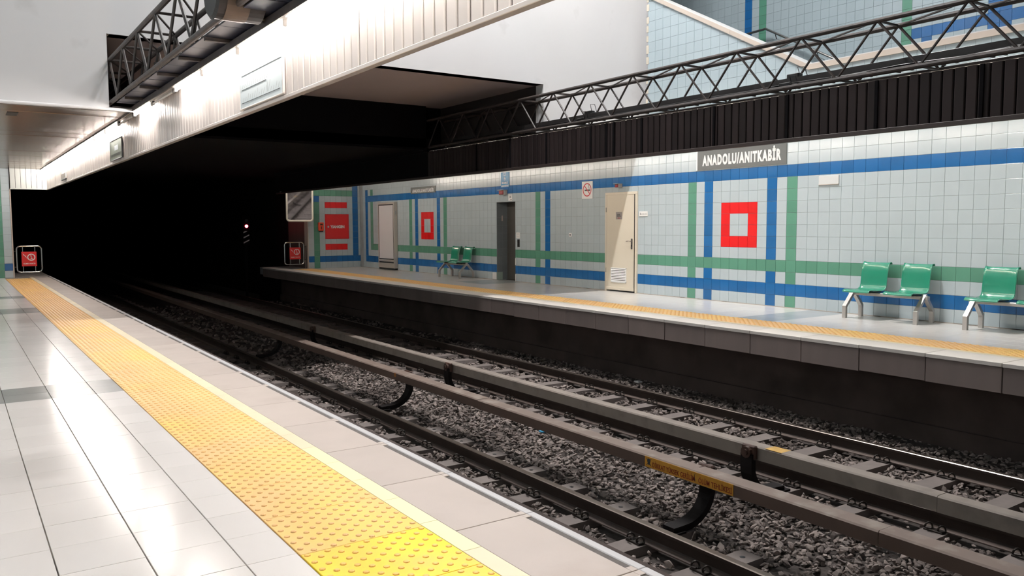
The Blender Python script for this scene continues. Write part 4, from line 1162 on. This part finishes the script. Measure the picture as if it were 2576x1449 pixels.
def barrier(x0, x1, y, z0, z1, sx0, sx1, sz0, sz1, label):
    t = empty('barrier_gate', ((x0 + x1) / 2, y, 0), label=label, cat='barrier')
    c = (x0 + x1) / 2; w = (x1 - x0) / 2 - 0.02; h = (z1 - z0) / 2 - 0.02; zc = (z0 + z1) / 2
    b = MB(); b.tube([(x, 0, zc + z) for x, z in rrect(w, h, 0.09)], 0.02, 8, closed=True); b.build('hoop', CHROME, t)
    for xx in (sx0 + 0.035 - c, sx1 - 0.035 - c):
        b = MB(); b.tube([(xx, 0, zc - h), (xx, 0, zc + h)], 0.011, 6); b.build('upright', CHROME, t)
    # floor bracket carrying the hoop
    sd = -1 if label.find('near') >= 0 else 1
    b = MB(); b.tube([(sd * (w + 0.085), 0.0, 0.001), (sd * (w + 0.085), 0.0, zc + h * 0.7)], 0.017, 8); 
    for zz in (zc - h * 0.6, zc + h * 0.6): b.tube([(sd * (w + 0.085), 0, zz), (sd * w, 0, zz)], 0.010, 6)
    b.build('hinge_post', STEELD, t)
    s = MB().cbox(sx0 - c, sx1 - c, -0.03, -0.018, sz0, sz1, 0.002).build('sign_plate', SIGNR, t)
    W_ = sx1 - sx0; H_ = sz1 - sz0; X0 = sx0 - c
    b = MB(); n = 24; cx_, cz_ = X0 + W_ * 0.64, sz0 + H_ * 0.62
    for k in range(n):
        a = 2 * PI * k / n
        for q in (W_ * 0.265, W_ * 0.205): b.v.append((cx_ + q * math.cos(a), -0.0315, cz_ + q * math.sin(a)))
    for k in range(n):
        a = 2 * k; c2 = 2 * ((k + 1) % n); b.f.append((a, c2, c2 + 1, a + 1)); b.m.append(0)
    b.build('ring', WHT, s)
    b = MB()
    def q(p): b.quad([(cx_ + u * W_, -0.0315, cz_ + v * W_) for u, v in p])
    q([(-0.05, -0.17), (-0.01, -0.17), (0.03, -0.02), (-0.01, -0.01)]); q([(0.05, -0.17), (0.09, -0.17), (0.03, 0.0), (0.0, -0.02)])
    q([(-0.02, -0.02), (0.04, -0.02), (0.01, 0.10), (-0.05, 0.10)]); q([(-0.05, 0.11), (0.0, 0.11), (0.0, 0.17), (-0.05, 0.17)])
    b.build('walking_figure', WHT, s)
    b = MB(); b.quad([(cx_ - 0.15 * W_, -0.0325, cz_ - 0.17 * W_), (cx_ - 0.12 * W_, -0.0325, cz_ - 0.19 * W_), (cx_ + 0.15 * W_, -0.0325, cz_ + 0.14 * W_), (cx_ + 0.12 * W_, -0.0325, cz_ + 0.17 * W_)]); b.build('slash', PROHR, s)
    b = MB()
    for p in ([(0.08, 0.90), (0.20, 0.76), (0.14, 0.74)], [(0.14, 0.82), (0.29, 0.66), (0.22, 0.72)], [(0.18, 0.78), (0.23, 0.76), (0.26, 0.60)], [(0.24, 0.72), (0.27, 0.72), (0.40, 0.45)]):
        b.quad([(X0 + u * W_, -0.0315, sz0 + v * H_) for u, v in p][::-1])
    b.build('lightning_bolt', WHT, s)
    put('lettering', textmesh('lettering', 'GEÇMEK YASAKTIR', W_ * 0.8, H_ * 0.10, WHT, 0.01), s, (X0 + W_ / 2, -0.0305, sz0 + H_ * 0.17), RE)
    return t
barrier(1.495, 2.145, 26.92, 0.13, 0.905, 1.627, 1.997, 0.318, 0.727, 'chrome barrier hoop with a red warning plate at the near platform end')
barrier(9.106, 9.80, 26.72, 0.126, 0.90, 9.289, 9.667, 0.317, 0.713, 'chrome barrier hoop with a red warning plate at the far platform end')

# ------------------------------------------------------------------ benches
def bench():
    t = empty('platform_bench')
    # frame: local origin on the floor, y along the wall, x away from the track
    b = MB(); b.cbox(0.20, 0.27, -0.62, 0.62, 0.345, 0.395, 0.006); b.build('beam', GALV, t)
    for yy in (-0.56, 0.56):
        def bent(pts, w=0.03, th=0.022):
            b = MB()
            for p, q in zip(pts[:-1], pts[1:]):
                d = Vector((q[0] - p[0], q[1] - p[1])).normalized(); nr = Vector((-d.y, d.x)) * th
                p0 = Vector(p) - d * 0.008; q0 = Vector(q) + d * 0.008
                poly = [tuple(p0 + nr), tuple(p0 - nr), tuple(q0 - nr), tuple(q0 + nr)]
                ar = sum(poly[i][0] * poly[(i + 1) % 4][1] - poly[(i + 1) % 4][0] * poly[i][1] for i in range(4))
                if ar < 0: poly = poly[::-1]
                b.prism(poly, 'y', yy - w, yy + w)
            return b
        bent([(0.235, 0.40), (0.02, 0.175), (0.02, 0.008)]).build('leg', GALV, t)
        bent([(0.235, 0.40), (0.44, 0.175), (0.44, 0.008)]).build('leg', GALV, t)
    prof = [(-0.075, 0.405), (-0.06, 0.425), (-0.02, 0.437), (0.10, 0.428), (0.24, 0.418), (0.33, 0.425), (0.375, 0.45), (0.398, 0.50), (0.41, 0.60), (0.425, 0.70), (0.445, 0.80), (0.47, 0.838), (0.50, 0.838), (0.512, 0.818)]
    for yy in (-0.327, 0.327):
        b = MB(); n = len(prof); w = 0.215; th = 0.009
        ys_ = [(-w, 0.012), (-w + 0.025, 0.002), (-w * 0.4, 0), (w * 0.4, 0), (w - 0.025, 0.002), (w, 0.012)]
        P3 = []
        for i, (x, z) in enumerate(prof):
            a = Vector(prof[max(0, i - 1)]); c = Vector(prof[min(n - 1, i + 1)]); d = (c - a).normalized(); nr = Vector((-d.y, d.x))
            P3.append((Vector((x, z)), nr))
        for sgn in (1, -1):
            for (p, nr) in P3:
                for (y_, up) in ys_:
                    k = p + nr * (up + sgn * th / 2)
                    b.v.append((k.x, y_ + yy, k.y))
        m = len(ys_)
        for i in range(n - 1):
            for j in range(m - 1):
                q = (i * m + j, i * m + j + 1, (i + 1) * m + j + 1, (i + 1) * m + j)
                b.f.append(q[::-1]); b.m.append(0); b.f.append(tuple(n * m + t_ for t_ in q)); b.m.append(0)
            for j in (0, m - 1):
                q = (i * m + j, (i + 1) * m + j, n * m + (i + 1) * m + j, n * m + i * m + j); b.f.append(q if j else q[::-1]); b.m.append(1)
        for i in (0, n - 1):
            for j in range(m - 1):
                q = (i * m + j, i * m + j + 1, n * m + i * m + j + 1, n * m + i * m + j); b.f.append(q if i == 0 else q[::-1]); b.m.append(1)
        so = b.build('seat', [SEATG, SEATE], t); so.data.shade_smooth()
        b = MB(); b.cbox(0.17, 0.30, yy - 0.05, yy + 0.05, 0.39, 0.414, 0.004); b.cbox(-0.03, 0.36, yy - 0.15, yy - 0.12, 0.398, 0.412, 0.002); b.cbox(-0.03, 0.36, yy + 0.12, yy + 0.15, 0.398, 0.412, 0.002)
        b.build('seat_bracket', BLK, so)
    return t
bn = bench(); bn.location = (11.21, 6.86, 0); tag(bn, 'green two-seat platform bench right of the blue and green stripes', 'bench')
c = copy_tree(bn, None, (11.21, 5.05, 0)); tag(c, 'green platform bench cut off by the right edge of the picture', 'bench')
c = copy_tree(bn, None, (11.21, 19.47, 0)); tag(c, 'distant green two-seat bench between the farther red square and the lift', 'bench')

# ------------------------------------------------------------------ stair handrail on the far stair wall
hr = empty('handrail', (15.55, 0, 0), label='chrome handrail sloping down the stair wall behind the far truss', cat='handrail')
b = MB(); b.tube([(0, 13.0, 5.85), (0, 12.47, 5.87), (0, 10.6, 4.86), (0, 9.2, 4.12)], 0.028, 10); b.build('rail', CHROME, hr)
for (y, z) in ((12.2, 5.72), (11.1, 5.13), (10.0, 4.54)):
    b = MB(); b.tube([(0, y, z - 0.02), (0.05, y, z - 0.12), (0.24, y, z - 0.14)], 0.012, 6); b.build('rail_bracket', CHROME, hr)

# ------------------------------------------------------------------ tunnel signal
sg = empty('railway_signal', (8.84, 30.0, -1.2), label='red tunnel signal lamp above a plate with three slanting white bars', cat='signal')
b = MB(); b.tube([(0, 0.06, 0), (0, 0.06, 2.9)], 0.05, 8); b.build('mast', DARKW, sg)
b = MB(); b.cbox(-0.14, 0.14, -0.08, 0.05, 2.45, 3.0, 0.02); b.build('signal_head', DARKW, sg)
b = MB(); b.tube([(0, -0.095, 2.626), (0, -0.08, 2.626)], 0.055, 14); b.build('lens', SIG_RED, sg)
b = MB(); b.tube([(0, -0.10, 2.83), (0, -0.08, 2.83)], 0.055, 14); b.build('lens_dark', BLK, sg)
b = MB(); b.cbox(-0.13, 0.13, -0.03, 0.0, 1.95, 2.44, 0.004); b.build('marker_plate', DARKW, sg)
mw_ = mat('marker_white', (0.7, 0.66, 0.7), 0.5)
for z in (2.40, 2.213, 2.03):
    b = MB(); b.quad([(-0.10, -0.032, z - 0.03), (0.105, -0.032, z + 0.075), (0.105, -0.032, z + 0.115), (-0.10, -0.032, z + 0.02)]); b.build('white_bar', mw_, sg)
bpy.context.view_layer.update()
